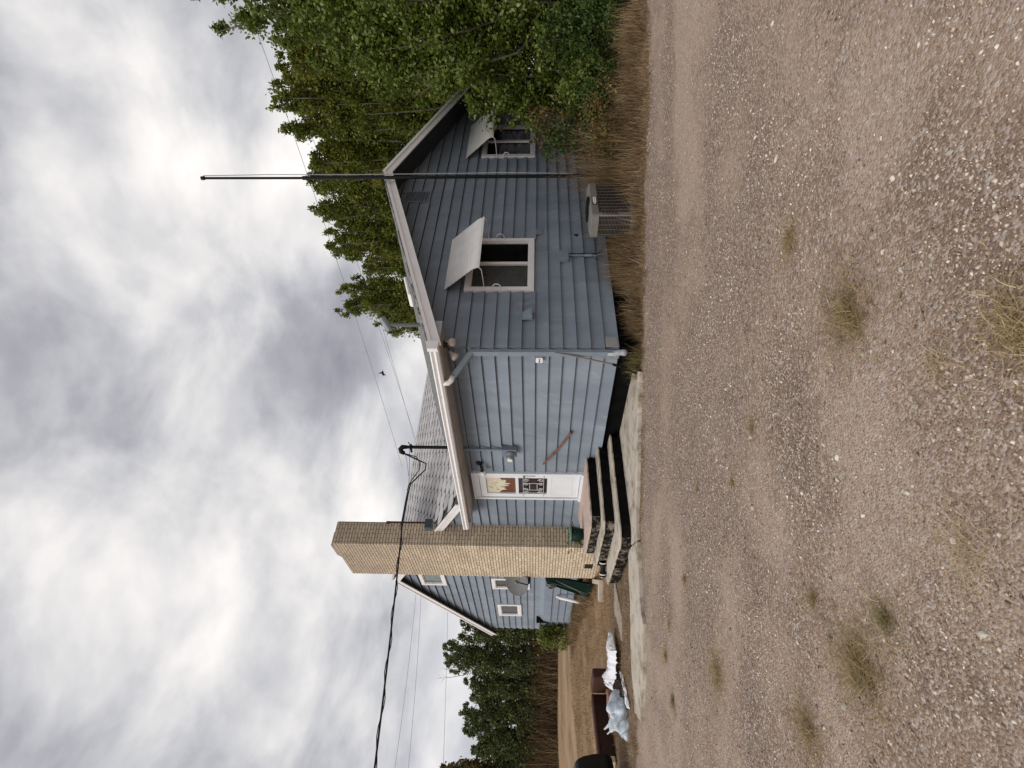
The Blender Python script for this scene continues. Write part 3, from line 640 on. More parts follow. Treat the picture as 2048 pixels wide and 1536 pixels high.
# awnings: ribbed white sheet metal, curved front lip
def awning(u0, u1, parent=house):
    mb = MB(); n = 24; prof = [(0.0, 3.035)] + [(.40 * k / 22, 3.035 - .47 * k / 22 + (.006 if k % 3 == 1 else 0)) for k in range(1, 23)] + [(.435, 2.515), (.452, 2.475), (.456, 2.44)]
    V = []; Fs = []
    for i in range(n + 1):
        u = u0 + (u1 - u0) * i / n; rb = 0.0
        for j, (o, z) in enumerate(prof): V.append((u, -.035 - o - rb * .6, z + rb))
    m_ = len(prof)
    for i in range(n):
        for j in range(m_ - 1): a = i * m_ + j; Fs.append((a, a + 1, a + m_ + 1, a + m_))
    nb = len(V)
    V += [(x, y + .006, z - .006) for x, y, z in V[:nb]]; Fs += [tuple(q + nb for q in f[::-1]) for f in Fs[:]]
    mb.add(V, Fs); aw = mb.build('awning', AWN, parent)
    for u in (u0 + .004, u1 - .004):
        t_ = MB(); t_.tube([(u, -.495, 2.44), (u, -.45, 2.40), (u, -.25, 2.385), (u, -.04, 2.38)], .007, 6); t_.build('support_rod', AWN, aw)
        pts = [(u, -.06 - .10 * math.sin(a), 2.18 + .075 * math.cos(a)) for a in np.linspace(math.pi + .1, -.6, 12)]
        h = MB(); h.tube(pts, .010, 6); h.build('hook_bracket', AWN, aw)
    l_ = MB(); l_.box(u0, u1, -.505, -.497, 2.425, 2.46); l_.build('front_lip', AWN, aw)
    return aw
awning(1.24, 2.58); awning(5.40, 6.85)
# louvre, small vents, junction box, dryer hood on the gable
lv = MB(); lv.box(3.79, 3.815, -.045, .02, 3.6, 4.1); lv.box(4.135, 4.16, -.045, .02, 3.6, 4.1); lv.box(3.815, 4.135, -.045, .02, 3.6, 3.625); lv.box(3.815, 4.135, -.045, .02, 4.075, 4.1); lv.box(3.81, 4.14, .0, .01, 3.62, 4.08)
lvo = lv.build('louvre_vent', BLUETRIM, house)
for k in range(9):
    s_ = MB(); z = 3.64 + k * .05; s_.hexa([(3.816, -.04, z), (4.134, -.04, z), (4.134, -.034, z - .004), (3.816, -.034, z - .004), (3.816, -.004, z + .035), (4.134, -.004, z + .035), (4.134, .0, z + .03), (3.816, .0, z + .03)]); s_.build('slat', BLUETRIM, lvo)
lv = MB(); lv.box(2.74, 2.91, -.034, -.026, 1.43, 1.567); v_ = lv.build('small_wall_vent', BLUETRIM, house)
for k in range(4):
    s_ = MB(); s_.box(2.755 + k * .038, 2.775 + k * .038, -.040, -.034, 1.445, 1.553); s_.build('slat', BLUETRIM, v_)
s_ = MB(); s_.box(2.70, 2.76, -.03, -.022, .835, .855); s_.box(2.725, 2.737, -.032, -.022, .80, .885); s_.box(2.69, 2.70, -.03, -.022, .80, .86); s_.build('small_bracket', BLACKM, house)
jb = MB(); jb.box(1.965, 2.17, -.115, -.01, 1.0, 1.19); j_ = jb.build('junction_box', BLUETRIM, house, bevel=.006)
s_ = MB(); s_.tube([(2.10, -.06, 1.0), (2.10, -.06, .72)], .016, 8); s_.tube([(2.10, -.06, .72), (2.09, -.07, .60)], .026, 8); s_.tube([(2.09, -.07, .60), (2.06, -.08, .54), (2.08, -.1, .47)], .012, 6); s_.build('conduit', ALUM, j_)
s_ = MB(); s_.tube([(2.16, -.05, 1.0), (2.165, -.05, .8), (2.15, -.06, .62), (2.14, -.07, .50), (2.2, -.10, .42)], .007, 6); s_.build('cable', BLACKM, j_)
dh = MB(); dh.prism([(.56, -.03, 1.60), (.56, -.03, 1.76), (.56, -.13, 1.63), (.56, -.13, 1.60)], (.17, 0, 0)); dh.build('dryer_hood', BLUETRIM, house)
# box and meter on the side wall
pb = MB(); pb.box(-.085, -.025, .13, .235, 1.44, 1.545); p_ = pb.build('outlet_box', WHITE, house, bevel=.004)
s_ = MB(); s_.lathe((-.086, .165, 1.49), (-1, 0, 0), [(0, .012), (.004, .012)], 10); s_.lathe((-.086, .205, 1.49), (-1, 0, 0), [(0, .012), (.004, .012)], 10); s_.build('socket', INK, p_)
me_ = MB(); me_.box(-.13, -.02, 2.56, 2.80, 1.88, 2.16); mt = me_.build('electric_meter', mat('grey_blue_meter_box', (.17, .20, .25), rough=.5), house, bevel=.008)
s_ = MB(); s_.lathe((-.13, 2.68, 2.0), (-1, 0, 0), [(0, .088), (.03, .09), (.04, .075), (.11, .073), (.14, .055)], 24); s_.build('meter_collar', ALUM, mt, smooth=True)
s_ = MB(); s_.lathe((-.271, 2.68, 2.0), (-1, 0, 0), [(0, .05), (.006, .046)], 20); s_.build('meter_glass', LAMPW, mt)
s_ = MB(); s_.tube([(-.07, 2.64, 2.16), (-.07, 2.64, 2.87)], .024, 10); s_.build('conduit', BLUETRIM, mt)
# mast on the roof above the meter with weatherhead
ma = empty('service_mast', (-.06, 2.6, 3.1)); ma.parent = house; ma.name = 'service_mast'
s_ = MB(); s_.tube([(-.06, 2.6, 3.05), (-.06, 2.6, 3.92)], .030, 12); s_.build('mast_pipe', BLACKM, ma)
s_ = MB(); s_.tube([(-.06, 2.6, 3.90), (-.06, 2.6, 3.985), (-.085, 2.63, 4.02), (-.12, 2.67, 4.01), (-.14, 2.69, 3.95)], [.034, .046, .05, .046, .035], 10); s_.build('weatherhead', BLACKM, ma, smooth=True)
s_ = MB(); s_.tube([(-.06, 2.54, 3.83), (-.06, 2.44, 3.85)], .008, 6); s_.tube([(-.06, 2.62, 3.83), (-.09, 2.72, 3.83)], .02, 8); s_.box(-.10, -.02, 2.56, 2.64, 3.81, 3.85); s_.build('insulator_clamp', BLACKM, ma)
# roof vents
s_ = MB(); vx = 1.50; vz = wroof(vx)
s_.tube([(vx, 1.0, vz - .05), (vx, 1.0, vz + .56), (vx - .02, 1.01, vz + .60)], .037, 10); rv = s_.build('vent_pipe', mat('dull_grey_vent_pipe', (.12, .13, .13), rough=.6), house)
s_ = MB(); s_.tube([(vx + .10, .92, vz + .70), (vx - .07, 1.07, vz + .55)], .065, 12); s_.build('vent_cowl', ALUM, rv)
s_ = MB(); s_.prism([(1.78, .55, wroof(1.78) + .03), (2.32, .55, wroof(2.32) + .03), (2.30, .55, wroof(2.3) + .10), (1.80, .55, wroof(1.8) + .10)], (0, .3, 0)); s_.build('roof_vent', AWN, house, bevel=.02)
# floodlights under the eave
fl = empty('floodlight', (-.12, -.18, 2.86)); fl.parent = house
s_ = MB(); s_.lathe((-.12, -.20, 2.864), (0, 0, -1), [(0, .055), (.03, .05)], 14); s_.tube([(-.12, -.20, 2.84), (-.14, -.26, 2.79), (-.15, -.30, 2.79)], .016, 8); s_.tube([(-.12, -.20, 2.84), (-.16, -.12, 2.78)], .016, 8); s_.build('floodlight_bracket', mat('dark_brown_metal', (.06, .03, .02), rough=.5), fl)
for p, d in (((-.16, -.30, 2.80), (-.5, -.35, -.8)), ((-.18, -.10, 2.78), (-.6, .3, -.7))):
    s_ = MB(); s_.lathe(p, d, [(-.02, .02), (.03, .026), (.09, .058), (.12, .060), (.13, .052)], 18); s_.build('floodlight_lamp', mat('frosted_cream_lamp', (.55, .48, .42), rough=.3), fl, smooth=True)
# downspout
s_ = MB()
s_.tube([(-.46, .26, 2.92), (-.46, .26, 2.82), (-.44, .23, 2.775), (-.38, .20, 2.755)], .042, 12)
ds = s_.build('downspout', AWN, house, smooth=True)
s_ = MB(); s_.hexa([(-.42, .19, 2.72), (-.36, .25, 2.70), (-.34, .25, 2.78), (-.40, .19, 2.80), (-.085, .0, 2.45), (-.03, .07, 2.43), (-.03, .07, 2.52), (-.085, .0, 2.54)]); s_.build('diagonal_pipe', BLUETRIM, ds)
s_ = MB()
z_ = 2.50
for k in range(22):
    zb_ = .42 + k * .0955; s_.box(-.095 + (.0012 if k % 2 else 0), -.035, -.012, .078, zb_, zb_ + .0955)
s_.build('drop_pipe', BLUETRIM, ds)
s_ = MB(); s_.tube([(-.065, .035, .50), (-.068, .03, .40), (-.085, -.0, .33), (-.12, -.045, .285), (-.17, -.09, .29)], [.045, .045, .045, .043, .048], 10); s_.build('outlet_elbow', mat('bare_galvanised_elbow', (.42, .45, .48), (.28, .30, .32), scale=12, rough=.4), ds, smooth=True)
s_ = MB(); s_.box(-.05, -.034, .06, .17, Z0 - .01, Z0 + .20); s_.box(.0, .20, -.034, -.028, Z0 + .02, Z0 + .19); s_.build('bare_board_patch', mat('bare_weathered_board', (.36, .37, .35), (.28, .29, .27), scale=20, rough=.9), ds)
# leaning stick
s_ = MB(); s_.tube([(-.10, -.01, 1.27), (-.11, .03, 1.05), (-.13, .10, .75), (-.16, .17, .42)], [.007, .013, .014, .013], 7); sk = s_.build('leaning_stick', mat('grey_brown_wood', (.20, .16, .13), (.27, .22, .18), rough=.9))
tag(sk, 'thin grey-brown stick leaning on the house corner beside the downspout', 'stick')
s_ = MB(); s_.tube([(-.16, .17, .42), (-.17, .19, .36)], .02, 8); s_.tube([(-.17, .19, .36), (-.2, .24, .22), (-.24, .28, .06)], .012, 6); s_.build('dark_tip', BLACKM, sk)
# rusty handrail stub
s_ = MB(); s_.tube([(-.05, 2.13, .93), (-.075, 2.6, 1.13), (-.08, 2.72, 1.19)], .020, 8); s_.tube([(-.08, 2.72, 1.19), (-.06, 3.14, 1.39)], [.026, .016], 8); s_.tube([(-.05, 2.09, .915), (-.05, 2.14, .935)], .028, 8); s_.build('rusty_handrail', RUST, house)
# porch lamp
pl = MB(); pl.lathe((-.03, 3.17, 2.61), (-1, 0, 0), [(0, .065), (.02, .065), (.035, .03)], 18); pl.tube([(-.05, 3.17, 2.60), (-.12, 3.20, 2.57), (-.15, 3.25, 2.55), (-.15, 3.27, 2.56)], [.02, .018, .03, .035], 10)
plo = pl.build('porch_lamp', BLACKM, house)
s_ = MB(); s_.lathe((-.15, 3.28, 2.56), (-.1, .8, -.3), [(0, .035), (.03, .055), (.08, .06), (.11, .05)], 16); s_.build('lamp_shade', LAMPW, plo, smooth=True)

# --- door
def PX(o, y, z): return (-.0 - o, y, z)
fr = MB()
def bxs(mb, y0, y1, z0, z1, o0, o1): mb.box(-o1, -o0, y0, y1, z0, z1)
bxs(fr, 3.50, 3.555, .61, 2.76, -.02, .07); bxs(fr, 4.49, 4.545, .61, 2.76, -.02, .07); bxs(fr, 3.50, 4.545, 2.762, 2.80, -.02, .075); bxs(fr, 3.555, 4.49, 2.66, 2.76, -.02, .05); bxs(fr, 3.48, 4.56, .60, .65, -.01, .10)
frame = fr.build('door_frame', WHITEDOOR, house)
dr = empty('storm_door', (0, 4.0, .65)); dr.parent = house
y0, y1 = 3.57, 4.475
sd_ = MB(); bxs(sd_, y0, 3.70, .66, 2.65, .0, .045); bxs(sd_, 4.345, y1, .66, 2.65, .0, .045); bxs(sd_, 3.70, 4.345, 2.53, 2.65, .0, .045); bxs(sd_, 3.70, 4.345, 1.875, 1.935, .0, .045); bxs(sd_, 3.70, 4.345, .66, 1.30, .0, .043)
sd_.build('door_panel_frame', WHITEDOOR, dr)
s_ = MB(); bxs(s_, 3.64, 4.41, .80, .812, .043, .049); bxs(s_, 3.64, 4.41, 1.22, 1.232, .043, .049); bxs(s_, 3.64, 3.652, .812, 1.22, .043, .049); bxs(s_, 4.398, 4.41, .812, 1.22, .043, .049); s_.build('panel_moulding', WHITEDOOR, dr)
# lace curtain above, brown drape below with ragged edge
s_ = MB(); bxs(s_, 3.70, 4.345, 1.935, 2.53, -.005, .005); up_ = s_.build('upper_pane', DRAPE, dr)
s_ = MB(); n = 26; ring = [(-.009, 4.345, 2.53), (-.009, 3.70, 2.53)]
rr = random.Random(3)
for i in range(n + 1):
    y = 3.70 + .645 * i / n; z = 2.20 + .10 * math.cos((i / n - .5) * 3) * -1 + (rr.uniform(-.10, .06) if 5 < i < 24 else .04)
    ring.append((-.009, y, z + .04))
s_.prism(ring, (-.004, 0, 0)); s_.build('lace_curtain', CURT, up_)
s_ = MB()
for k in range(12):
    a = rr.uniform(3.76, 4.28); z = rr.uniform(2.12, 2.42); s_.prism([(-.0135, a, z), (-.0135, a + rr.uniform(.01, .03), z + .01), (-.0135, a + .012, z + rr.uniform(.03, .09))], (-.002, 0, 0))
s_.build('curtain_pattern', mat('grey_curtain_print', (.30, .30, .29), rough=.7), up_)
s_ = MB(); bxs(s_, 3.70, 4.345, 1.30, 1.875, -.005, .005); lw_ = s_.build('lower_pane', mat('dark_maroon_glass', (.018, .007, .006), rough=.2), dr)
# scroll grille
gr = MB(); G0, G1, H0, H1 = 3.70, 4.345, 1.37, 1.78
gr.tube([(-.052, G0 - .12, H0), (-.052, G1 + .1, H0)], .006, 6); gr.tube([(-.052, G0 - .12, H1), (-.052, G1 + .1, H1)], .006, 6)
def scroll(cy, cz, r, s0, turns=1.35, sy=1):
    pts = []
    for i in range(22):
        a = s0 + i / 21 * turns * 2 * math.pi * sy; q = r * (1 - .75 * i / 21); pts.append((-.056, cy + q * math.cos(a), cz + q * math.sin(a)))
    gr.tube(pts, .0085, 5)
for cy in (3.775, 4.27):
    for cz, s in ((H0 + .06, 1), (H1 - .06, -1)):
        scroll(cy, cz, .058, math.pi / 2 * s, sy=s); 
for cy in (3.92, 4.13):
    for cz, s in ((H0 + .055, 1), (H1 - .055, -1)): scroll(cy, cz, .05, -math.pi / 2 * s, sy=-s)
gr.tube([(-.055, 3.89, H0 + .03), (-.055, 3.89, H1 - .03)], .008, 5); gr.tube([(-.055, 4.16, H0 + .03), (-.055, 4.16, H1 - .03)], .008, 5)
gr.tube([(-.055, 3.89, H0 + .13), (-.055, 4.16, H0 + .13)], .007, 5); gr.tube([(-.055, 3.89, H1 - .13), (-.055, 4.16, H1 - .13)], .007, 5)
gr.build('scroll_grille', mat('white_painted_iron', (.55, .55, .55), rough=.5), dr)
s_ = MB(); bxs(s_, 3.585, 3.63, 1.54, 1.72, .045, .06); h_ = s_.build('handle_plate', mat('silver_latch_plate', (.6, .62, .64), rough=.3, metallic=.6), dr)
s_ = MB(); s_.lathe((-.06, 3.607, 1.76), (-1, 0, 0), [(0, .02), (.03, .024), (.05, .012)], 12); s_.build('handle', ALUM, h_)

# --- chimney
ch = empty('chimney', (-.25, 6.8, 0)); ch.parent = house
CX0, CX1, CY0, CY1, CT = -.52, .02, 5.92, 7.75, 6.12
s_ = MB(); s_.box(CX0 + .007, CX1, CY0 + .007, CY1 - .007, -.1, CT - .002); s_.build('mortar_core', MORTAR, ch)
bme = bpy.data.meshes.new('brick'); q = MB().box(-.5, .5, -.5, .5, -.5, .5); bme.from_pydata(q.v, [], q.f); bme.materials.append(BRICK); bme.update()
BL, BH, CO, MJ = .1955, .0545, .0668, .0125
sidebr = []; frontbr = []
nc = int(CT / CO)
for k in range(nc + 1):
    z = CT - (k + .5) * CO + .004
    if z < .0: break
    off = 0 if k % 2 else (BL + MJ) / 2
    # right face (plane y=CY0) seen in shade: x from CX0+.05 to 0
    x = CX0 + .052 - off
    while x < -.0:
        a = max(x, CX0 + .052); b_ = min(x + BL, .0)
        if b_ - a > .02: sidebr.append(((a + b_) / 2, CY0 + .03, z, b_ - a, .06))
        x += BL + MJ
    y = CY0 - off
    while y < CY1:
        a = max(y, CY0); b_ = min(y + BL, CY1)
        if b_ - a > .02: frontbr.append((CX0 + .022, (a + b_) / 2, z, .044, b_ - a))
        y += BL + MJ
rb = random.Random(8)
sidebr = sidebr[:300]; nfr = max(0, 300 - len(sidebr)); frontbr.sort(key=lambda q: (q[1] > 6.02, q[2]))
for (x, y, z, sx, sy) in sidebr + frontbr[:nfr]:
    o = link('brick', bme, ch, (x + rb.uniform(-.001, .001), y + rb.uniform(-.002, .001), z)); o.scale = (sx, sy, BH); 
s_ = MB()
for (x, y, z, sx, sy) in frontbr[nfr:]:
    j = rb.uniform(-.0025, .001); s_.box(x - sx / 2 + j, x + sx / 2, y - sy / 2, y + sy / 2, z - BH / 2, z + BH / 2)
tag(s_.build('brickwork', BRICKS, ch), kind='stuff')
s_ = MB(); s_.box(CX0 + .02, CX1 - .01, CY0 + .02, CY1 - .02, CT - .01, CT + .02); s_.hexa([(-.50, 6.10, CT), (-.1, 6.10, CT), (-.1, 6.80, CT), (-.50, 6.80, CT), (-.46, 6.18, CT + .13), (-.14, 6.18, CT + .13), (-.14, 6.72, CT + .13), (-.46, 6.72, CT + .13)])
s_.build('chimney_crown', mat('brown_mortar_crown', (.26, .20, .16), (.33, .27, .21), scale=12, rough=.9), ch)
s_ = MB(); s_.box(CX0 - .008, CX0 + .01, 6.84, 7.09, .165, .36); s_.build('cleanout_door', mat('black_brown_iron', (.018, .010, .008), rough=.6), ch)

# ------------------------------------------------------------------ antenna pole
pole = empty('antenna_pole', (3.68, -.62, 0), 'tall thin black pole with white cable standing before the gable', 'pole')
s_ = MB(); s_.tube([(3.66, -.62, 0), (3.665, -.62, 4.2), (3.675, -.62, 5.82)], .030, 12); s_.build('lower_tube', BLACKM, pole)
s_ = MB(); s_.tube([(3.675, -.62, 5.80), (3.705, -.62, 7.72)], .022, 10); s_.build('upper_tube', BLACKM, pole)
s_ = MB(); s_.tube([(3.675, -.62, 5.76), (3.676, -.62, 5.84)], .036, 12); s_.tube([(3.705, -.62, 7.70), (3.706, -.62, 7.76)], .035, 12); s_.build('collar', BLACKM, pole)
s_ = MB(); s_.tube([(3.79, -.62, 7.74), (3.80, -.625, 6.5), (3.76, -.63, 5.0), (3.78, -.62, 3.5), (3.775, -.63, 2.2), (3.74, -.62, .9)], .0085, 6); s_.tube([(3.705, -.62, 7.73), (3.795, -.62, 7.75)], .01, 6); s_.build('cable', mat('pale_grey_cable', (.50, .50, .48), rough=.5), pole)

# ------------------------------------------------------------------ air conditioner
ac = empty('air_conditioner', (2.2, -.85, 0), 'taupe outdoor air conditioner with wire grille standing in dry weeds', 'air conditioner')
A0, A1, B0, B1, AZ = 1.74, 2.70, -1.06, -.66, .73
def rrect(x0, x1, y0, y1, r, z, n=4):
    o = []
    for (cx_, cy_, a0) in ((x1 - r, y0 + r, -90), (x1 - r, y1 - r, 0), (x0 + r, y1 - r, 90), (x0 + r, y0 + r, 180)):
        for i in range(n + 1): a = R(a0 + 90 * i / n); o.append((cx_ + r * math.cos(a), cy_ + r * math.sin(a), z))
    return o
s_ = MB(); s_.prism(rrect(A0 + .03, A1 - .03, B0 + .03, B1 - .03, .05, .08), (0, 0, AZ - .2)); s_.build('coil_core', ACIN, ac)
s_ = MB(); s_.prism(rrect(A0, A1, B0, B1, .07, .03), (0, 0, .08)); s_.build('base_pan', ACM, ac)
s_ = MB(); s_.prism(rrect(A0 - .012, A1 + .012, B0 - .012, B1 + .012, .075, AZ - .13), (0, 0, .10))
rg = rrect(A0 - .012, A1 + .012, B0 - .012, B1 + .012, .075, AZ - .03); rt = rrect(A0 + .05, A1 - .05, B0 + .05, B1 - .05, .06, AZ)
nn = len(rg); s_.add(rg + rt, [(i, (i + 1) % nn, nn + (i + 1) % nn, nn + i) for i in range(nn)] + [tuple(range(nn, 2 * nn))]); s_.build('top_cover', ACM, ac)
s_ = MB(); s_.lathe(((A0 + A1) / 2, (B0 + B1) / 2, AZ - .005), (0, 0, 1), [(0, .2), (.02, .2), (.03, .16)], 24); s_.build('fan_guard', BLACKM, ac)
hw = MB(); n_h = 22
for k in range(n_h):
    z = .12 + k * (AZ - .27) / (n_h - 1); pts = rrect(A0, A1, B0, B1, .07, z, 3); hw.tube(pts + [pts[0]], .0035, 4, cap=False)
for x in np.arange(A0 + .07, A1 - .05, .085): hw.tube([(x, B0 - .003, .1), (x, B0 - .003, AZ - .13)], .005, 4)
for y in np.arange(B0 + .07, B1 - .04, .085): hw.tube([(A0 - .003, y, .1), (A0 - .003, y, AZ - .13)], .005, 4)
hw.build('wire_grille', ACWIRE, ac)
s_ = MB(); s_.box(A0 + .02, A0 + .095, B0 - .006, B0 + .02, .1, AZ - .13); cp = s_.build('corner_panel', ACM, ac)
s_ = MB(); s_.box(2.03, 2.24, B0 - .018, B0 - .0125, AZ - .118, AZ - .048); lb = s_.build('badge', INK, ac)
s_ = MB(); s_.box(2.085, 2.23, B0 - .021, B0 - .0185, AZ - .108, AZ - .058); s_.lathe((2.058, B0 - .0185, AZ - .083), (0, -1, 0), [(0, .018), (.003, .018)], 14); s_.build('badge_face', SIGNW, lb)
s_ = MB()
for k in range(7): s_.box(2.095 + k * .018, 2.106 + k * .018, B0 - .0225, B0 - .0215, AZ - .093, AZ - .073)
s_.build('badge_print', mat('grey_print', (.45, .47, .47), rough=.6), lb)
def text(body, size, mw, m, parent, name):
    cu = bpy.data.curves.new(name, 'FONT'); cu.body = body; cu.size = size; cu.extrude = .0015; cu.align_x = 'CENTER'; cu.align_y = 'CENTER'; cu.space_character = 1.15
    o = bpy.data.objects.new(name, cu); col.objects.link(o); bpy.context.view_layer.update()
    me = bpy.data.meshes.new_from_object(o.evaluated_get(bpy.context.evaluated_depsgraph_get())); bpy.data.objects.remove(o)
    me.transform(mw); me.materials.clear(); me.materials.append(m); return link(name, me, parent)
# lettering runs downwards on the corner panel: text +x -> world -z, text +y -> world +x
mw_ = Matrix(((0, 1, 0, A0 + .058), (0, 0, -1, B0 - .009), (-1, 0, 0, .43), (0, 0, 0, 1)))
text('YORK', .085, mw_, INK, ac, 'lettering')

# ------------------------------------------------------------------ pot, drum, hose, tarp, dish, pipe
pot = empty('flower_pot', (-.95, 4.2, .6), 'dark green plastic flower pot with withered plant on the top step', 'flower pot')
s_ = MB(); s_.lathe((-.97, 4.20, .598), (0, 0, 1), [(0, .10), (.03, .105), (.24, .155), (.245, .12)], 24); s_.build('pot_body', POTG, pot, smooth=True)
s_ = MB(); s_.lathe((-.97, 4.20, .838), (0, 0, 1), [(0, .158), (.002, .165), (.035, .167), (.037, .14), (.01, .13)], 24); s_.build('pot_rim', POTRIM, pot, smooth=True)
def blades(n, cx_, cy_, cz_, rad, h, mat_, name, parent=None, seed=0, droop=.6, width=.004, seg=3, spread=.5, clumps=None, hvar=.5, zf=None):
    r = np.random.default_rng(seed)
    if clumps is None: a = r.uniform(0, 2 * math.pi, n); q = rad * np.sqrt(r.random(n)); bx_ = cx_ + q * np.cos(a); by_ = cy_ + q * np.sin(a); hh = h * (1 - hvar * r.random(n)); wid = np.full(n, width)
    else: bx_, by_, hh, wid = clumps; n = len(bx_)
    bz_ = (zf(bx_, by_) if zf else np.full(n, cz_)) - .01; flat = spread >= 5
    if flat: bz_ = bz_ + .012 + .022 * r.random(n) ** 2
    az = r.uniform(0, 2 * math.pi, n); tilt = np.abs(r.normal(0, spread, n)) if spread < 5 else r.uniform(.9, 1.6, n); curve = r.uniform(0, droop, n) * np.sign(r.random(n) - .1)
    V = np.zeros((n, (seg + 1) * 2, 3)); px = bx_.copy(); py = by_.copy(); pz = bz_.copy(); ang_ = tilt
    wx = -np.sin(az + r.uniform(-.8, .8, n)); wy = np.cos(az)
    for s in range(seg + 1):
        ww = wid * (1 - .85 * s / seg)
        V[:, 2 * s] = np.stack([px - wx * ww, py - wy * ww, pz], -1); V[:, 2 * s + 1] = np.stack([px + wx * ww, py + wy * ww, pz], -1)
        st_ = hh / seg; px = px + np.sin(ang_) * np.cos(az) * st_; py = py + np.sin(ang_) * np.sin(az) * st_; pz = pz + np.cos(ang_) * st_; ang_ = ang_ + curve
        if flat: az = az + r.uniform(-.55, .55, n)
    lo = (zf(V[:, :, 0].ravel(), V[:, :, 1].ravel()).reshape(n, -1) if zf else cz_) + .003
    V[:, :, 2] = np.maximum(V[:, :, 2], np.where(np.arange((seg + 1) * 2)[None] > 1, lo, -9))
    Fs = np.array([(2 * s, 2 * s + 1, 2 * s + 3, 2 * s + 2) for s in range(seg)])
    Fa = (Fs[None] + (np.arange(n) * (seg + 1) * 2)[:, None, None]).reshape(-1, 4)
    return npmesh(name, V.reshape(-1, 3), Fa, mat_, parent)
def leaves(C, size, mat_, name, parent=None, seed=0, up=.3, var=.35):
    """C (n,3) leaf centres; each leaf a folded rhombus of 2 triangles"""
    r = np.random.default_rng(seed); n = len(C)
    nrm = r.normal(size=(n, 3)); nrm[:, 2] += up * 2; nrm /= np.linalg.norm(nrm, axis=1)[:, None]
    a = r.normal(size=(n, 3)); a -= nrm * (a * nrm).sum(1)[:, None]; a /= np.linalg.norm(a, axis=1)[:, None]; b_ = np.cross(nrm, a)
    s = (size * (1 + var * r.uniform(-1, 1, n)))[:, None]
    V = np.stack([C - a * s * .55, C + b_ * s * .36 + nrm * s * .1 - a * s * .05, C + a * s * .6, C - b_ * s * .36 + nrm * s * .1 - a * s * .05], 1)
    Fa = (np.array([(0, 1, 2), (0, 2, 3)])[None] + (np.arange(n) * 4)[:, None, None]).reshape(-1, 3)
    return npmesh(name, V.reshape(-1, 3), Fa, mat_, parent)
r_ = np.random.default_rng(2)
C_ = np.stack([-.97 + .12 * r_.standard_normal(60) - .04, 4.2 + .12 * r_.standard_normal(60) + .06, .85 + .05 * r_.standard_normal(60)], 1)
leaves(C_, .05, LEAFS, 'withered_plant', pot, 3)
C_ = np.stack([-1.08 + .03 * r_.standard_normal(40), 4.33 + .04 * r_.standard_normal(40), .72 + .07 * r_.standard_normal(40)], 1); leaves(C_, .06, LEAFJ, 'trailing_leaves', pot, 4)

drum = empty('black_canister', (-1.75, 4.05, .24), 'short black canister with two pale rims lying on the bottom step', 'canister')
ax_ = Vector((-.77, .64, 0)).normalized(); c0 = Vector((-1.62, 3.93, .30))
s_ = MB(); s_.lathe(c0, ax_, [(0, .055), (.02, .06), (.06, .06), (.1, .045), (.16, .045), (.2, .06), (.25, .06), (.27, .055)], 18); s_.build('canister_body', BLACKM, drum, smooth=True)
for d in (.012, .215):
    s_ = MB(); s_.lathe(c0 + ax_ * d, ax_, [(0, .063), (.018, .064)], 18); s_.build('rim', AWN, drum)
s_ = MB(); s_.lathe(c0 + ax_ * .27, ax_, [(0, .055), (.012, .052)], 18); s_.build('end_disc', ALUM, drum)

tp = MB(); n = 10; V = []; Fs = []
for i in range(n + 1):
    f_ = i / n; fold = .035 * math.sin(i * 2.3)
    V += [(-.42 + fold, 7.95 + f_ * .42, 1.28 - .05 * f_), (-.50 + fold * 1.5, 7.92 + f_ * .62, .75), (-.62 + fold * 2, 7.9 + f_ * .85, .10)]
for i in range(n):
    for j in range(2): a = i * 3 + j; Fs.append((a, a + 3, a + 4, a + 1))
tp.add(V, Fs)
nb = len(V); tp.add([(x + .02, y, z) for x, y, z in V], [f[::-1] for f in Fs])
tarp = tp.build('folded_tarpaulin', POTG); tag(tarp, 'dark green folded tarpaulin standing just left of the chimney', 'tarpaulin')
s_ = MB()
for k in range(3): s_.tube([(-.50 - .02 * k, 8.0 + .1 * k, 1.0 - .12 * k), (-.60, 8.15 + .12 * k, .65 - .1 * k), (-.70, 8.38 + .15 * k, .20)], .006, 5)
s_.build('pale_cord', POTRIM, tarp)
s_ = MB()
for q_, rad in ((0, .10), (.015, .115), (-.01, .09)):
    s_.tube([(-.62 + q_ * 2, 8.12 + rad * .9 * math.sin(a) + q_, 1.10 + rad * math.cos(a)) for a in np.linspace(0, 2 * math.pi, 22)], .012, 6)
s_.tube([(-.60, 8.0, 1.25), (-.61, 8.12, 1.22), (-.62, 8.2, 1.12)], .014, 6)
hs = s_.build('coiled_hose', mat('grey_hose', (.30, .30, .28), (.10, .10, .10), scale=8, rough=.5)); tag(hs, 'small coil of grey hose hanging beside the green tarpaulin', 'hose')

dish = empty('satellite_dish', (-.8, 7.9, 1.9), 'grey satellite dish mounted at the left side of the chimney', 'satellite dish')
dn = Vector((-.72, -.60, .28)).normalized(); dc = Vector((-.62, 7.86, 1.98)); dn2 = dn
s_ = MB(); u_ = dn.cross(Vector((0, 0, 1))).normalized(); v_ = u_.cross(dn)
V = []; Fs = []; nr, na = 5, 28
for side in (0, 1):
    for i in range(nr + 1):
        q_ = i / nr
        for k in range(na):
            a = 2 * math.pi * k / na; V.append(dc + u_ * (.37 * q_ * math.cos(a)) + v_ * (.30 * q_ * math.sin(a)) - dn * (.06 * (1 - q_ * q_) + side * .012))
for side in (0, 1):
    o_ = side * (nr + 1) * na
    for i in range(nr):
        for k in range(na):
            k2 = (k + 1) % na; f = (o_ + i * na + k, o_ + i * na + k2, o_ + (i + 1) * na + k2, o_ + (i + 1) * na + k); Fs.append(f if side else f[::-1])
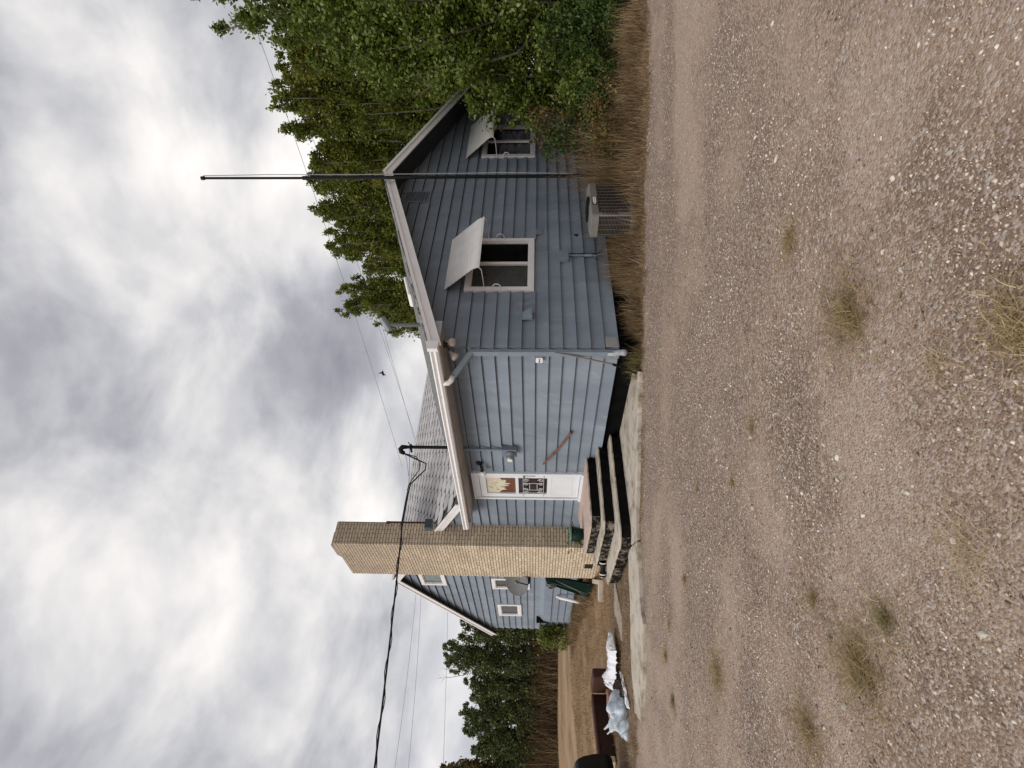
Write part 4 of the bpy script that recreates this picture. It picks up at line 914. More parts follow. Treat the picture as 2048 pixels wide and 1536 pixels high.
s_.add(V, Fs); s_.build('reflector', GREYDISH, dish, smooth=True)
s_ = MB(); arm0 = dc - v_ * .30; lnb = dc + dn * .34 - v_ * .10 - u_ * .22
s_.tube([(-.12, 7.78, 1.45), (-.30, 7.82, 1.62), arm0 - dn * .05], .022, 8); s_.tube([(-.06, 7.77, 1.72), arm0 - dn * .05], .02, 8); s_.tube([arm0 - dn * .05, arm0 + dn * .1 - u_ * .05, lnb - v_ * .03], .014, 8); s_.build('mounting_arm', BLACKM, dish)
s_ = MB(); s_.lathe(lnb, (-dn), [(-.06, .035), (-.02, .045), (.03, .045), (.05, .03)], 14); s_.build('receiver', GREYDISH, dish)
s_ = MB(); p0 = dc + dn * .004 - dn * .045
s_.tube([p0 - u_ * .10 - v_ * .06, p0 - u_ * .085 - v_ * .04, p0 - u_ * .05 - v_ * .055], .004, 4); s_.tube([p0 - u_ * .03 - v_ * .05, p0 - u_ * .0 - v_ * .03], .004, 4); s_.build('logo_mark', mat('faint_red_print', (.15, .06, .06), rough=.5), dish)

s_ = MB(); s_.tube([(-.24, 9.95, .92), (-.27, 9.95, .80)], .036, 12); s_.tube([(-.27, 9.95, .84), (-.42, 9.85, .30), (-.48, 9.8, .20)], [.045, .045, .03], 12)
wp = s_.build('white_drain_pipe', AWN, smooth=True); tag(wp, 'short white plastic drain pipe leaning on the far blue skirt wall', 'pipe')

# ------------------------------------------------------------------ discarded sofa and plastic
sofa = empty('sofa', (-3.6, 6.8, 0), 'discarded dark brown sofa shell lying on the dry lawn', 'sofa')
pa = Vector((-3.17, 7.08, 0)); pb_ = Vector((-4.31, 6.41, 0)); pc = Vector((-3.0, 6.47, 0))
def panel(a, b_, th, z0, z1, m, nm, parent, bev=.02):
    d = (b_ - a).normalized(); nv = Vector((-d.y, d.x, 0))
    if nv.dot(Vector((a.x + 5.5, a.y + 5.9, 0))) < 0: nv = -nv
    s = MB(); s.hexa([a + Vector((0, 0, z0)), b_ + Vector((0, 0, z0)), b_ + nv * th + Vector((0, 0, z0)), a + nv * th + Vector((0, 0, z0)), a + Vector((0, 0, z1)), b_ + Vector((0, 0, z1)), b_ + nv * th + Vector((0, 0, z1)), a + nv * th + Vector((0, 0, z1))])
    return s.build(nm, m, parent, bevel=bev)
panel(pa, pb_, .22, .02, .28, COUCHD, 'backrest', sofa); panel(pa + Vector((-.0, -.01, 0)), pb_ + Vector((0, -.01, 0)), .23, .275, .345, COUCH, 'top_rail', sofa)
panel(pa, pc, .20, .05, .35, COUCH, 'armrest', sofa)
dd_ = (pb_ - pa).normalized(); panel(pb_ + dd_ * .002, pb_ + dd_ * .12, .22, .03, .33, CREAM, 'torn_end_lining', sofa, .01)
panel(pa + Vector((.0, -.3, 0)), pc + Vector((-.02, -.25, 0)), .25, .0, .06, BLACKF, 'gap_shade_strip', sofa, .005)  # black strip put in as the dark shade of the gap under the armrest

def sheet(rows, name, m, label, cat, th=.0, amp=.05, seed=0, sub=6):
    """rows: list of (left, right, z) cross sections"""
    r = random.Random(seed); V = []; nl = 7; R_ = []
    for i in range(len(rows) - 1):
        for s in range(sub):
            f = s / sub; a, b_ = rows[i], rows[i + 1]; R_.append(tuple([tuple(a[k][j] * (1 - f) + b_[k][j] * f for j in range(2)) for k in range(2)] + [a[2] * (1 - f) + b_[2] * f]))
    R_.append((tuple(rows[-1][0]), tuple(rows[-1][1]), rows[-1][2]))
    for i, (l, q, z) in enumerate(R_):
        for k in range(nl):
            f = k / (nl - 1); V.append((l[0] * (1 - f) + q[0] * f + r.uniform(-.02, .02), l[1] * (1 - f) + q[1] * f + r.uniform(-.02, .02), z * math.sin(math.pi * (f * .9 + .05)) ** .6 + .02 + r.uniform(0, amp)))
    Fs = [(i * nl + k, i * nl + k + 1, (i + 1) * nl + k + 1, (i + 1) * nl + k) for i in range(len(R_) - 1) for k in range(nl - 1)]
    mb = MB(); mb.add(V, Fs); o = mb.build(name, m, smooth=True)
    tag(o, label, cat); return o
sheet([((-2.42, 5.25), (-2.50, 5.10), .05), ((-2.50, 5.35), (-2.85, 4.70), .14), ((-2.68, 5.35), (-3.00, 4.55), .18), ((-2.85, 5.35), (-3.12, 4.70), .15), ((-3.0, 5.5), (-3.25, 4.8), .16), ((-3.0, 6.0), (-3.38, 4.9), .22), ((-3.15, 5.95), (-3.48, 4.95), .2), ((-3.38, 5.45), (-3.52, 5.1), .08)],
      'plastic_sheet', PLWHITE, 'long crumpled white plastic sheet trailing on the lawn beside the brown sofa', 'plastic sheet', seed=3)
sheet([((-3.28, 4.62), (-3.33, 4.50), .05), ((-3.50, 4.42), (-3.56, 4.28), .05), ((-3.70, 4.25), (-3.76, 4.10), .05), ((-3.84, 4.18), (-3.92, 4.02), .06)], 'plastic_strip', PLWHITE, 'thin white plastic strip in front of the dark cushion', 'plastic strip', amp=.02, seed=5)
cu = sheet([((-3.32, 4.95), (-3.36, 4.78), .08), ((-3.46, 4.95), (-3.54, 4.55), .17), ((-3.58, 4.85), (-3.66, 4.45), .16), ((-3.66, 4.70), (-3.72, 4.45), .08)], 'cushion', COUCHD, 'dark brown loose cushion lying between the sheet and the bag', 'cushion', amp=.015, seed=7)
bd = panel(Vector((-3.30, 5.9, 0)), Vector((-3.62, 5.55, 0)), .35, .02, .16, PINKB, 'board', None, .01); tag(bd, 'pinkish brown board lying in front of the sofa armrest', 'board')
def blob(c, r3, name, m, seed=0, amp=.25, parent=None):
    V = []; Fs = []; nu, nv_ = 54, 30
    for i in range(nv_ + 1):
        ph = math.pi * i / nv_
        for k in range(nu):
            th = 2 * math.pi * k / nu
            d = Vector((math.sin(ph) * math.cos(th), math.sin(ph) * math.sin(th), math.cos(ph)))
            q_ = 1 + amp * (float(vnoise(d.x * 2 + d.z, d.y * 2 + seed, 1.7, seed)) - .5) * 2 + .30 * abs(float(vnoise(d.x * 3 + d.z * 2, d.y * 3 - d.z, 2.3, seed + 1)) - .5) + .12 * abs(float(vnoise(d.x * 8, d.y * 8 + d.z * 6, 1.5, seed + 2)) - .5)
            V.append((c[0] + d.x * r3[0] * q_, c[1] + d.y * r3[1] * q_, max(c[2] + d.z * r3[2] * q_, .0)))
    for i in range(nv_):
        for k in range(nu): k2 = (k + 1) % nu; Fs.append((i * nu + k, i * nu + k2, (i + 1) * nu + k2, (i + 1) * nu + k))
    mb = MB(); mb.add(V, Fs); return mb.build(name, m, parent, smooth=True)
bag = blob((-3.90, 4.60, .10), (.30, .27, .19), 'plastic_bag', PLBLUE, 3, .4); tag(bag, 'pale bluish crumpled plastic bag in front of the sofa', 'bag')
s_ = MB(); s_.prism([(-4.08, 4.95, .20), (-4.16, 5.02, .30), (-4.12, 4.9, .24)], (.02, .05, .01)); s_.prism([(-4.05, 4.85, .25), (-4.10, 4.98, .35), (-4.02, 4.9, .27)], (.02, .05, .01)); s_.build('bag_handles', PLWHITE, bag)

# ------------------------------------------------------------------ black vehicle cut off by the frame
veh = empty('black_vehicle', (-4.8, 5.2, 0), 'shiny black small vehicle with a red fender tip at the left edge', 'vehicle')
vd = Vector((-.77, .64, 0)); vn = Vector((-.64, -.77, 0))
VB = Vector((-4.585, 5.06, 0))
def vp(a, n_, z): return VB + vd * a + vn * n_ + Vector((0, 0, z))
s_ = MB(); prof = [(.04, .22), (.0, .30), (-.015, .42), (.005, .56), (.05, .72), (.11, .82), (.20, .86), (1.1, .88), (1.2, .7), (1.2, .22)]
s_.prism([vp(a, -.3, z) for a, z in prof], vn * .6); s_.build('body', mat('glossy_black_paint', (.005, .005, .0055), rough=.35, spec=.08), veh, bevel=.03)
s_ = MB(); s_.lathe(vp(.16, .30, .21), vn, [(0, .15), (.02, .21), (.12, .21), (.14, .15)], 22); s_.lathe(vp(.95, .30, .21), vn, [(0, .15), (.02, .21), (.12, .21), (.14, .15)], 22); s_.build('wheel', BLACKM, veh)
s_ = MB(); s_.prism([vp(-.005, .31, .62), vp(-.03, .31, .60), vp(.10, .31, .86), vp(.14, .31, .84)], vn * .05); s_.build('fender_tip', REDP, veh)
s_ = MB(); s_.tube([vp(.22, .2, .86), vp(.20, .2, .98), vp(.15, .2, 1.05), vp(.13, .2, 1.10)], .02, 8); s_.build('handlebar', BLACKM, veh)
s_ = MB(); s_.lathe(vp(.09, .30, .40), vn, [(0, .028), (.012, .02)], 12); s_.lathe(vp(.12, .30, .64), vn, [(0, .015), (.012, .012)], 12); s_.build('reflector_lamp', LAMPW, veh)

# ------------------------------------------------------------------ wires and bird
def sag(a, b_, s, n=24):
    a, b_ = Vector(a), Vector(b_); return [a.lerp(b_, i / n) - Vector((0, 0, s * 4 * (i / n) * (1 - i / n))) for i in range(n + 1)]
WIRE = mat('black_cable', (.012, .012, .012), rough=.6); WIREG = mat('grey_overhead_wire', (.24, .25, .26), rough=.6)
sdp = MB(); path = [(-.14, 2.70, 3.96), (-.20, 2.78, 3.75), (-.25, 2.86, 3.56), (-.33, 2.95, 3.58), (-.42, 3.08, 3.74), (-.55, 3.10, 3.85), (-.9, 3.07, 3.86), (-1.39, 3.0, 3.85)]
sdp.tube(path, .013, 6)
sdp.tube([(-.14, 2.68, 3.97), (-.17, 2.76, 3.74), (-.235, 2.84, 3.68), (-.33, 2.97, 3.70), (-.44, 3.10, 3.83), (-.55, 3.12, 3.88), (-.9, 3.09, 3.885), (-1.39, 3.01, 3.87)], .009, 6)
main = sag((-1.39, 3.0, 3.85), (-8.2, 2.3, 3.42), .05, 60)
sdp.tube(main, .014, 6)
sdp.tube([p + Vector((0, .022 * math.sin(i * .9), .026 * math.cos(i * .9))) for i, p in enumerate(main)], .007, 5)
so_ = sdp.build('service_cable', WIRE); tag(so_, 'twisted black service cable running from the roof mast past the chimney', 'cable')
s_ = MB(); s_.tube([(-.06, 2.66, 3.86), (-.5, 3.18, 3.90), (-.62, 3.2, 3.92)], .006, 5); s_.tube([(-.1, 2.7, 3.96), (-.2, 2.8, 3.92), (-.4, 3.05, 3.90)], .005, 5); s_.build('tie_wire', WIREG, so_)
def farwire(p, q_, r, label, s=.6, grp='overhead wires behind the house'):
    mb = MB(); mb.tube(sag(p, q_, s), r, 5); o = mb.build('overhead_wire', WIREG); tag(o, label, 'wire', grp); return o
def ext(p, q_, k): p, q_ = Vector(p), Vector(q_); return p - (q_ - p) * k
farwire(ext((40.07, 7.15, 22.78), (32.95, 58.66, 19.59), .25), (32.95, 58.66, 19.59), .022, 'thin wire, topmost of the three crossing the sky above the trees')
farwire(ext((42.68, 7.59, 22.71), (37.55, 61.42, 18.41), .25), (37.55, 61.42, 18.41), .022, 'thin wire, middle one of the three crossing the sky above the trees')
farwire(ext((44.11, 9.05, 22.03), (39.95, 65.87, 19.62), .25), (39.95, 65.87, 19.62), .022, 'thin wire, lowest of the three crossing the sky above the trees')
farwire((-6, 67.5, 16.9), (19.43, 63.52, 16.4), .02, 'faint distant wire, upper one in the sky left of the chimney', .3)
farwire((-6, 67.7, 15.2), (19.43, 63.4, 15.8), .02, 'faint distant wire, middle one in the sky left of the chimney', .3)
farwire((-6, 68.0, 11.1), (30, 64, 13.5), .02, 'faint distant wire, lowest one just above the cedars', .2)
s_ = MB(); bc = Vector((13.76, 16.64, 9.85)); s_.lathe(bc, (.7, -.6, .1), [(-.16, .01), (-.08, .04), (0, .055), (.09, .045), (.13, .02), (.16, .005)], 8)
s_.add([bc, bc + Vector((-.08, -.05, 0)), bc + Vector((.02, .04, .30)), bc + Vector((.1, -.02, .02))], [(0, 1, 2), (0, 2, 3)]); s_.add([bc, bc + Vector((-.08, .05, 0)), bc + Vector((.0, .20, -.14)), bc + Vector((.08, .04, -.0))], [(0, 1, 2), (0, 2, 3)])
tag(s_.build('bird', BLACKM), 'small dark bird flying in the sky below the overhead wires', 'bird')

# ------------------------------------------------------------------ trees
def tree(name, base, h, spread, nl, per, size, lm, label, cat='tree', seed=0, group=None, low=.12, upr=1.0, rad=.55, trunk_r=.12, bare=0, lean=(0, 0), sprigs=0):
    r = np.random.default_rng(seed); bz = float(gz(base[0], base[1])) - .05
    root = empty(name, (base[0], base[1], bz), label, cat, group)
    mb = MB(); tp_ = Vector((base[0] + lean[0], base[1] + lean[1], bz + h * .8))
    b0 = Vector((base[0], base[1], bz)); pts = [b0.lerp(tp_, f) + Vector((.12 * math.sin(f * 5 + seed), .12 * math.cos(f * 4 + seed) - .12, 0)) for f in (0, .25, .5, .75, 1)]
    mb.tube(pts, [trunk_r, trunk_r * .8, trunk_r * .55, trunk_r * .35, trunk_r * .12], 8)
    Cs = []; lb_ = MB()
    for i in range(nl):
        f0 = low + (.78 - low) * (i / nl); st = b0.lerp(tp_, f0 / .8 if f0 < .8 else 1)
        az = i * 2.4 + r.uniform(-.5, .5); rr_ = spread * r.uniform(.45, 1.0) * (1.0 - .75 * max(0, f0 - .25))
        topz = bz + h * min(1.0, f0 + r.uniform(.18, .36) * upr + (.08 if i % 3 == 0 else 0))
        end = Vector((base[0] + lean[0] * f0 + math.cos(az) * rr_, base[1] + lean[1] * f0 + math.sin(az) * rr_, topz))
        mid = st.lerp(end, .5) + Vector((math.cos(az), math.sin(az), -.25)) * rr_ * .22
        n = per; t_ = r.random(n) ** .75
        A = np.array(st)[None] * ((1 - t_) ** 2)[:, None] + np.array(mid)[None] * (2 * t_ * (1 - t_))[:, None] + np.array(end)[None] * (t_ ** 2)[:, None]
        # sub-clumps along the limb
        ncl = 14; cc = r.normal(size=(ncl, 3)) * rad * .75; ci = np.minimum((t_ * ncl).astype(int), ncl - 1)
        w_ = (1.0 - .78 * t_)[:, None]
        A = A + cc[ci] * w_ + r.normal(size=(n, 3)) * rad * .42 * np.maximum(w_, .16)
        Cs.append(A)
        lb_.tube([st, mid, end], [trunk_r * .35, trunk_r * .2, .008], 5)
    for k in range(sprigs):
        az = r.uniform(0, 6.28); q_ = spread * .75 * math.sqrt(r.random()); f_ = 1 - .45 * (q_ / spread) ** 1.2
        top_ = bz + h * f_ * r.uniform(.86, 1.03); p1 = np.array((base[0] + math.cos(az) * q_, base[1] + math.sin(az) * q_, top_)); ln = r.uniform(.9, 1.7)
        m2 = 110; tt = r.random(m2) ** .8; A = p1[None] - np.stack([math.cos(az) * .25 * tt, math.sin(az) * .25 * tt, ln * tt], 1) + r.normal(size=(m2, 3)) * (.05 + .15 * tt)[:, None]
        Cs.append(A); lb_.tube([tuple(p1 - np.array((math.cos(az) * .25, math.sin(az) * .25, ln))), tuple(p1)], [.012, .004], 4)
    lb_.build('limbs', BARK, root); mb.build('trunk', BARK, root)
    Cs = np.concatenate(Cs); Cs = Cs[Cs[:, 2] > gz(Cs[:, 0], Cs[:, 1]) + .05]
    leaves(Cs, size, lm, 'crown', root, seed + 1)
    if bare:
        tb = MB()
        for k in range(bare):
            az = r.uniform(0, 6.28); q_ = spread * r.uniform(.1, .8); p0 = Vector((base[0] + math.cos(az) * q_, base[1] + math.sin(az) * q_, bz + h * r.uniform(.62, .8)))
            p1 = p0 + Vector((r.uniform(-.3, .3), r.uniform(-.3, .3), h * r.uniform(.12, .26))); pm = p0.lerp(p1, .5) + Vector((r.uniform(-.15, .15), r.uniform(-.15, .15), 0))
            tb.tube([p0, pm, p1], [.016, .011, .004], 4)
            for q2 in range(3): e_ = pm.lerp(p1, .2 + .25 * q2); tb.tube([e_, e_ + Vector((r.uniform(-.3, .3), r.uniform(-.3, .3), r.uniform(.1, .35)))], [.007, .003], 4)
        tb.build('dead_twigs', BARK, root)
    return root
# big near tree at the right edge and the poplar row behind the house
tree('broadleaf_tree', (6.75, -2.3), 6.3, 1.9, 48, 1500, .072, LEAFN, 'nearest dark green broadleaf tree leaning over the right end of the roof', seed=3, low=.04, rad=.55, trunk_r=.10, sprigs=24)
tree('broadleaf_tree', (5.6, -1.35), 3.1, .85, 20, 600, .066, LEAFN, 'shorter leafy green sapling hiding the far window of the gable', seed=13, low=.04, rad=.36, trunk_r=.045, upr=.8)
tree('broadleaf_tree', (8.15, -2.65), 8.5, 1.7, 44, 900, .085, LEAFN, 'tallest green tree, mostly beyond the right edge of the photo', seed=5, low=.08, rad=.5, trunk_r=.13, sprigs=34)
pop = [((9.6, -.9), 7.9, 1.5, 22, 'tall poplar directly behind the dark broadleaf tree'), ((10.21, .81), 8.7, 1.4, 22, 'poplar with a narrow reaching tip, second behind the right roof slope'),
       ((10.58, 2.47), 8.4, 1.35, 20, 'poplar showing just right of the roof peak'), ((10.97, 4.06), 9.1, 1.45, 22, 'poplar rising right behind the roof peak and the black pole'),
       ((11.2, 5.93), 9.0, 1.4, 20, 'yellowish olive poplar left of the black pole'), ((11.5, 7.3), 8.1, 1.2, 16, 'low rounded poplar between two taller ones behind the left roof slope'),
       ((11.3, 9.0), 9.3, 1.35, 18, 'poplar with sky gaps above the roof vent pipe'), ((11.6, 10.4), 8.2, 1.0, 12, 'last small poplar at the left end of the row')]
for i, (b_, h, s, nl, lab) in enumerate(pop):
    tree('poplar_tree', b_, h, s, int(nl * 2.2), 900, .080, LEAFP, lab, seed=20 + i, group='poplars in a row behind the house', low=.2, upr=1.25, rad=.46, trunk_r=.12, sprigs=30)
# shrubs before the gable
tree('shrub', (4.75, -1.0), 1.75, .55, 14, 150, .05, LEAFY, 'sparse shrub with yellow and reddish leaves beside the black pole', 'shrub', seed=41, low=.1, rad=.26, trunk_r=.02)
tree('shrub', (4.35, -.95), 1.5, .40, 12, 170, .048, LEAFS, 'green shrub at the foot of the black pole', 'shrub', seed=42, low=.15, rad=.2, trunk_r=.02)
tree('shrub', (5.2, -2.35), 1.5, .7, 14, 380, .055, LEAFS, 'low green shrub at the verge under the broadleaf trees', 'shrub', seed=43, low=.1, rad=.28, trunk_r=.02)
tree('shrub', (5.9, -3.4), 1.9, .8, 14, 400, .06, LEAFS, 'leafy green bush at the right edge above the gravel', 'shrub', seed=44, low=.1, rad=.32, trunk_r=.02)
tree('shrub', (3.95, -1.75), .75, .38, 10, 120, .045, LEAFY, 'small orange-brown shrub low at the verge of the gravel', 'shrub', seed=45, low=.1, rad=.2, trunk_r=.012)
tree('shrub', (-.25, 13.6), 1.15, .55, 14, 240, .07, LEAFB, 'bright yellow-green shrub at the far left corner of the house', 'shrub', seed=46, low=.1, rad=.28, trunk_r=.02)
for (x_, y_, h_, s_2, lm_, lab_) in ((4.3, -1.75, .75, .42, LEAFS, 'knee-high dark green shrub between the antenna pole and the gravel edge'), (5.0, -2.9, .95, .5, LEAFS, 'dense low green shrub right at the gravel edge near the right side'),
        (4.8, -1.55, 1.1, .5, LEAFN, 'waist-high green bush under the far gable window'), (5.6, -2.9, 1.3, .6, LEAFN, 'tall dark green bush in front of the nearest broadleaf trunk'), (6.5, -4.0, 1.5, .7, LEAFN, 'outermost dark green bush cut by the right edge'),
        (3.45, -1.35, .55, .28, LEAFY, 'small yellow-leaved sprout between the air conditioner and the pole')):
    tree('shrub', (x_, y_), h_, s_2, 14, 300, .05, lm_, lab_, 'shrub', seed=int(x_ * 100), low=.08, rad=.24, trunk_r=.015)
# cedars across the field
tree('cedar_tree', (3.3, 25.6), 5.3, 1.3, 18, 950, .10, LEAFJ, 'dark cedar partly hidden by the far corner of the house', seed=51, group='cedars across the field', low=.12, rad=.45, sprigs=14, bare=5)
tree('cedar_tree', (2.0, 26.6), 6.3, 1.2, 20, 950, .10, LEAFJ, 'dark cedar with the tallest pointed top nearest the house', seed=52, group='cedars across the field', low=.12, rad=.42, sprigs=14, bare=5)
tree('cedar_tree', (.75, 27.8), 5.0, 1.15, 18, 950, .10, LEAFJ, 'green cedar with bare grey twigs standing out of its top', seed=53, group='cedars across the field', low=.12, rad=.42, sprigs=14, bare=9)
tree('cedar_tree', (-.6, 28.6), 5.3, 1.25, 18, 950, .10, LEAFJ, 'rounded cedar, third from the house', seed=54, group='cedars across the field', low=.12, rad=.42, sprigs=14, bare=4)
tree('cedar_tree', (-1.7, 29.3), 4.6, 1.2, 18, 950, .10, LEAFJ, 'lowest cedar with thin see-through crown', seed=55, group='cedars across the field', low=.12, rad=.42, sprigs=14, bare=3)
tree('cedar_tree', (-2.9, 30.3), 6.4, 1.0, 20, 300, .16, LEAFG, 'yellowing conifer at the left edge behind the cedars', seed=56, group='cedars across the field', low=.2, rad=.4, sprigs=14, bare=3)

# ------------------------------------------------------------------ undergrowth
def clumpfield(n, sampler, h, hv, per, rad, mat_, name, seed, width=.004, droop=.55, spread=.45, seg=3):
    r = np.random.default_rng(seed); x, y, sc_ = sampler(r, n); n = len(x)
    cx2 = np.repeat(x, per) + r.normal(0, rad, n * per); cy2 = np.repeat(y, per) + r.normal(0, rad, n * per)
    hh = np.repeat(sc_ * h * (1 + hv * r.uniform(-1, 1, n)), per) * r.uniform(.45, 1, n * per); wd = np.full(n * per, width) * r.uniform(.6, 1.3, n * per)
    return blades(0, 0, 0, 0, 0, h, mat_, name, None, seed, droop, width, seg, spread, clumps=(cx2, cy2, hh, wd), zf=gz)
def s_gable(r, n):     # strip between the gravel edge and the gable wall
    x = r.uniform(-.1, 9.5, n * 2); e_ = r.random(n * 2)
    y0 = -.92 * x - .1 + .02 + .55 * (vnoise(x, 0 * x, 1.7, 40) - .35) + .18 * vnoise(x, 0 * x, 7., 41); y1 = np.full_like(x, -.05); y = y0 + (y1 - y0) * e_
    s = .10 + 1.15 * np.clip(e_ * 1.25, 0, 1) ** 1.2 * (.5 + vnoise(x, y, 1.8, 31)); k = (y1 > y0)
    # keep clear of the air conditioner body
    k &= ~((x > 1.68) & (x < 2.78) & (y > -1.12) & (y < -.5)); s = np.where((x > 1.4) & (x < 3) & (y < -1.1), s * .85, s); s = s * (.35 + .65 * sstep(.6, 1.6, x)); s = s * (1 + .45 * sstep(2.5, 2.9, x) - .65 * sstep(3.7, 4.6, x)); s = s * (.35 + 1.3 * vnoise(x, y, 3.3, 36))
    return x[k], y[k], s[k]
tag(clumpfield(560, s_gable, .60, .5, 36, .08, DRYG, 'dry_weeds', 61, .0035, .5, .38), 'tall dry golden weeds along the gable wall', kind='stuff')
tag(clumpfield(420, s_gable, .58, .6, 26, .12, BRUSH, 'dark_dead_stems', 67, .003, .7, .55), 'dark brown dead stems tangled among the dry weeds', kind='stuff')
tag(clumpfield(170, s_gable, .34, .4, 26, .08, GREENG, 'green_weeds', 68, .004, .7, .5), 'olive green weeds mixed through the verge', kind='stuff')
def s_edge(r, n):      # matted weeds right at the gravel edge
    x = r.uniform(-4.6, 8, n); y = -.92 * x - .1 + r.normal(.10, .16, n) + .45 * (vnoise(x, 0 * x, 1.7, 40) - .35)
    k = ~((x < -.25) & (x > -4.2) & (y > .10 - .9 * x * .0 + (-.92 * x - .1) + .16)); return x[k], y[k], .35 + .7 * r.random(n)[k]
tag(clumpfield(900, s_edge, .10, .5, 30, .05, DRYG, 'matted_grass', 62, .0028, .9, .8), 'matted brown grass along the gravel edge', kind='stuff')
def s_lawn(r, n):
    x = r.uniform(-6.5, .0, n); y = r.uniform(3.2, 15, n); k = (y > -.75 * x + 1.2) & ~((x > -2.1) & (y < 4.6)) & (x < -.1); return x[k], y[k], .5 + r.random(n)[k]
tag(clumpfield(5200, s_lawn, .07, .5, 16, .10, LAWNG, 'dry_lawn', 63, .004, .7, .7, seg=2), 'short dry tan grass left of the steps', kind='stuff')
def s_found(r, n):     # weeds by the far wall
    x = r.uniform(-.9, -.2, n); y = r.uniform(7.9, 13.6, n); return x, y, .5 + r.random(n)
tag(clumpfield(170, s_found, .26, .4, 34, .08, DRYG, 'brown_grass', 64, .004, .7, .5), 'brown grass along the foot of the far blue wall', kind='stuff')
def s_acw(r, n):
    x = r.uniform(1.55, 3.0, n); y = r.uniform(-1.35, -1.13, n); return x, y, .4 + .8 * r.random(n)
tag(clumpfield(26, s_acw, .42, .4, 16, .05, DRYG, 'golden_weeds', 69, .003, .6, .5), 'golden weed stalks growing up in front of the air conditioner', kind='stuff')
def s_corner(r, n):
    x = r.normal(-.05, .12, n); y = r.normal(.22, .12, n); return x, y, .7 + .6 * r.random(n)
gc = clumpfield(10, s_corner, .30, .3, 30, .03, GREENG, 'grass_tuft', 65, .004, .4, .35); tag(gc, 'olive grass tuft growing under the downspout outlet', 'grass tuft')
def s_thick(r, n):
    x = r.uniform(-6, 9, n); y = 30.8 - .66 * x + r.normal(0, .8, n) - 1.6; return x, y, .5 + .9 * vnoise(x, y, .5, 33)
tag(clumpfield(1700, s_thick, 1.6, .5, 30, .38, BRUSH, 'brush_thicket', 66, .016, .6, .6), 'brown brush thicket below the cedars across the field', kind='stuff')
# brown twig mass inside the thicket
r_ = np.random.default_rng(77); n = 26000; x = r_.uniform(-6, 9, n); y = 31.0 - .66 * x + r_.normal(0, .6, n) - .6; hh = .2 + 2.9 * r_.random(n) * (.55 + .5 * vnoise(x, y, .45, 34))
tag(leaves(np.stack([x, y - .5 * r_.random(n), hh + .15], 1), .13, BRUSH, 'brush_foliage', None, 78), 'dull brown leafy brush mass below the cedars', kind='stuff')

# tufts on the gravel
def tuft(x, y, rad, h, n, m, label, seed, green=0, stretch=None):
    root = empty('weed_tuft', (x, y, float(gz(x, y))), label, 'weed', 'weed tufts growing in the gravel')
    r = np.random.default_rng(seed); a = r.uniform(0, 6.28, n); n = int(n * 2.2); a = r.uniform(0, 6.28, n); q_ = 2.1 * rad * np.abs(r.normal(0, .5, n)) * (.6 + .8 * r.random(n))
    dx, dy = q_ * np.cos(a), q_ * np.sin(a)
    if stretch: dx = dx + stretch[0] * r.uniform(-.5, .5, n); dy = dy + stretch[1] * r.uniform(-.5, .5, n)
    wd = r.uniform(.0009, .0022, n) * (.55 if m is STRAW else 1)
    if m is DRYG: m = TUFTG
    rad *= 1.0
    bl = blades(0, 0, 0, 0, 0, h, m, 'dry_blades', root, seed, .12, .003, 4, 9, clumps=(x + dx, y + dy, h * r.uniform(.3, 1.1, n), wd), zf=gz); tag(bl, kind='stuff')
    if green:
        k = green // 2; bl = blades(0, 0, 0, 0, 0, h, GREENG, 'green_blades', root, seed + 1, .4, .003, 4, 9, clumps=(x + dx[:k] * .6, y + dy[:k] * .6, h * r.uniform(.3, .8, k), wd[:k] * 1.2), zf=gz); tag(bl, kind='stuff')
    return root
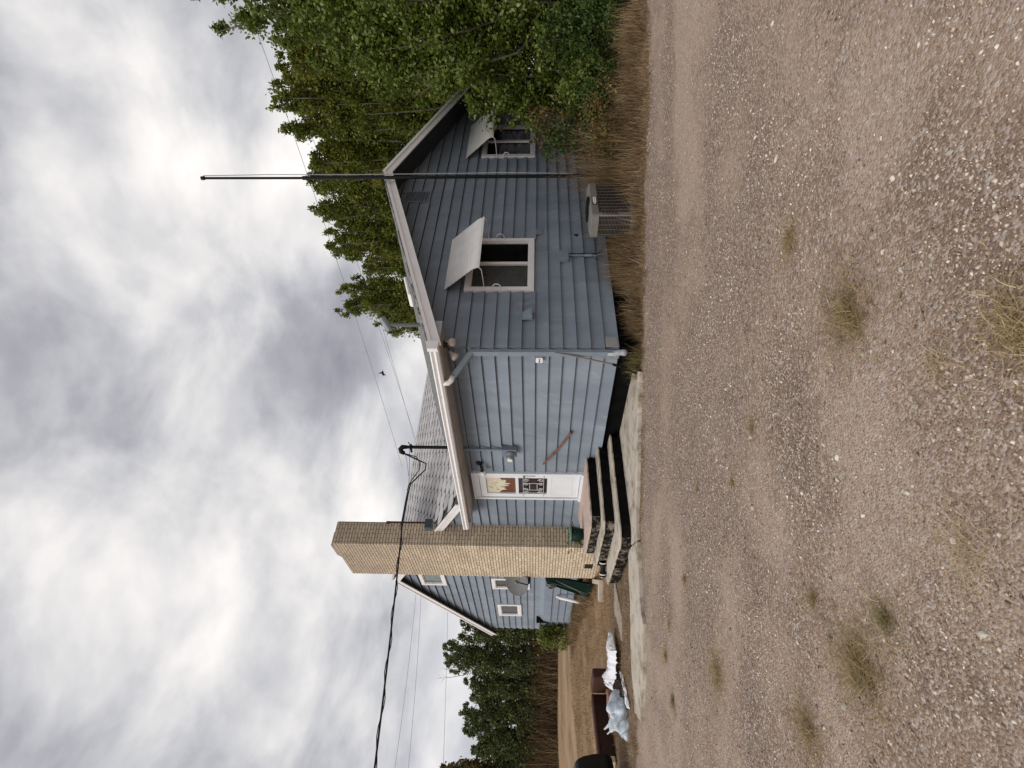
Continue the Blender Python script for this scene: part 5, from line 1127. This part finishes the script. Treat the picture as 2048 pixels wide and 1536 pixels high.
T = [(-2.68, -3.81, .10, .075, 260, DRYG, 'small brown tuft right of centre on the gravel, below the air conditioner', 120),
     (-3.50, -3.97, .17, .11, 520, DRYG, 'wide straw-coloured tuft in the middle of the gravel with olive centre', 260),
     (-3.23, -2.60, .10, .07, 120, DRYG, 'pale wispy tuft on the gravel in front of the steps', 10),
     (-4.86, -2.95, .22, .11, 700, DRYG, 'largest yellowish tuft at the lower left of the gravel', 420),
     (-4.42, -.70, .16, .10, 420, DRYG, 'long low green and brown tuft nearer the sofa', 300),
     (-4.09, -4.25, .09, .10, 90, STRAW, 'straggly tuft of pale straw stalks near the lower centre', 40),
     (-4.24, -4.60, .13, .10, 360, DRYG, 'rusty brown tuft at the bottom centre edge', 60),
     (-4.70, -3.95, .20, .07, 420, STRAW, 'loose flattened straw patch at the bottom, left of centre', 90),
     (-3.60, .75, .09, .09, 220, STRAW, 'orange tan tuft standing on the gravel before the concrete walk', 0),
     (-3.44, -.19, .06, .06, 110, DRYG, 'tiny dark olive tuft on the gravel before the chimney', 90),
     (-3.85, 1.15, .09, .07, 200, DRYG, 'dark brown tuft just left of the orange tan one', 60),
     (-4.32, 1.10, .10, .07, 200, GREENG, 'small green patch of grass below the plastic bag', 120),
     (-3.36, -2.06, .06, .05, 110, DRYG, 'slim brown tuft between the steps and the lower tufts', 50),
     (-4.47, -2.72, .07, .07, 90, DRYG, 'little dark sprig above the yellowish straw band', 60),
     (-2.94, -1.15, .08, .035, 110, DRYG, 'faint flat brown tuft on the gravel below the door', 20),
     (-4.75, -3.3, .10, .06, 220, GREENG, 'olive sprig to the right of the largest tuft', 90),
     (-5.02, -2.2, .20, .09, 420, DRYG, 'long straw tuft at the left edge below the black vehicle', 200)]
for i, (x, y, rad, h, n, m, lab, gn) in enumerate(T): tuft(x, y, rad, h, n, m, lab, 100 + i, gn, stretch=(.12, -.1) if rad > .15 else None)
# loose straws scattered on the gravel
r_ = np.random.default_rng(9); n = 800; th = r_.uniform(-.78, .78, n); d = 2.0 + 7 * r_.random(n); x = CAMPOS.x + np.cos(fa + th) * d; y = CAMPOS.y + np.sin(fa + th) * d
k = y + .92 * x + .1 < .1; x = x[k]; y = y[k]; n = len(x)
a = r_.uniform(0, 6.28, n); L = r_.uniform(.01, .05, n) * np.where(r_.random(n) < .04, 3.2, 1); wdt = r_.uniform(.0006, .0014, n); z = gz(x, y) + .008
V = np.zeros((n, 6, 3)); bend = r_.uniform(-.5, .5, n)
for s in range(3):
    aa = a + bend * (s - 1); px = x + np.cos(aa) * L * (s - 1); py = y + np.sin(aa) * L * (s - 1)
    V[:, 2 * s] = np.stack([px - np.sin(aa) * wdt, py + np.cos(aa) * wdt, z + .003 * (s == 1)], -1); V[:, 2 * s + 1] = np.stack([px + np.sin(aa) * wdt, py - np.cos(aa) * wdt, z + .003 * (s == 1)], -1)
Fa = (np.array([(0, 1, 3, 2), (2, 3, 5, 4)])[None] + (np.arange(n) * 6)[:, None, None]).reshape(-1, 4)
tag(npmesh('loose_straw', V.reshape(-1, 3), Fa, STRAW), 'loose dry straw stalks scattered over the gravel', kind='stuff')
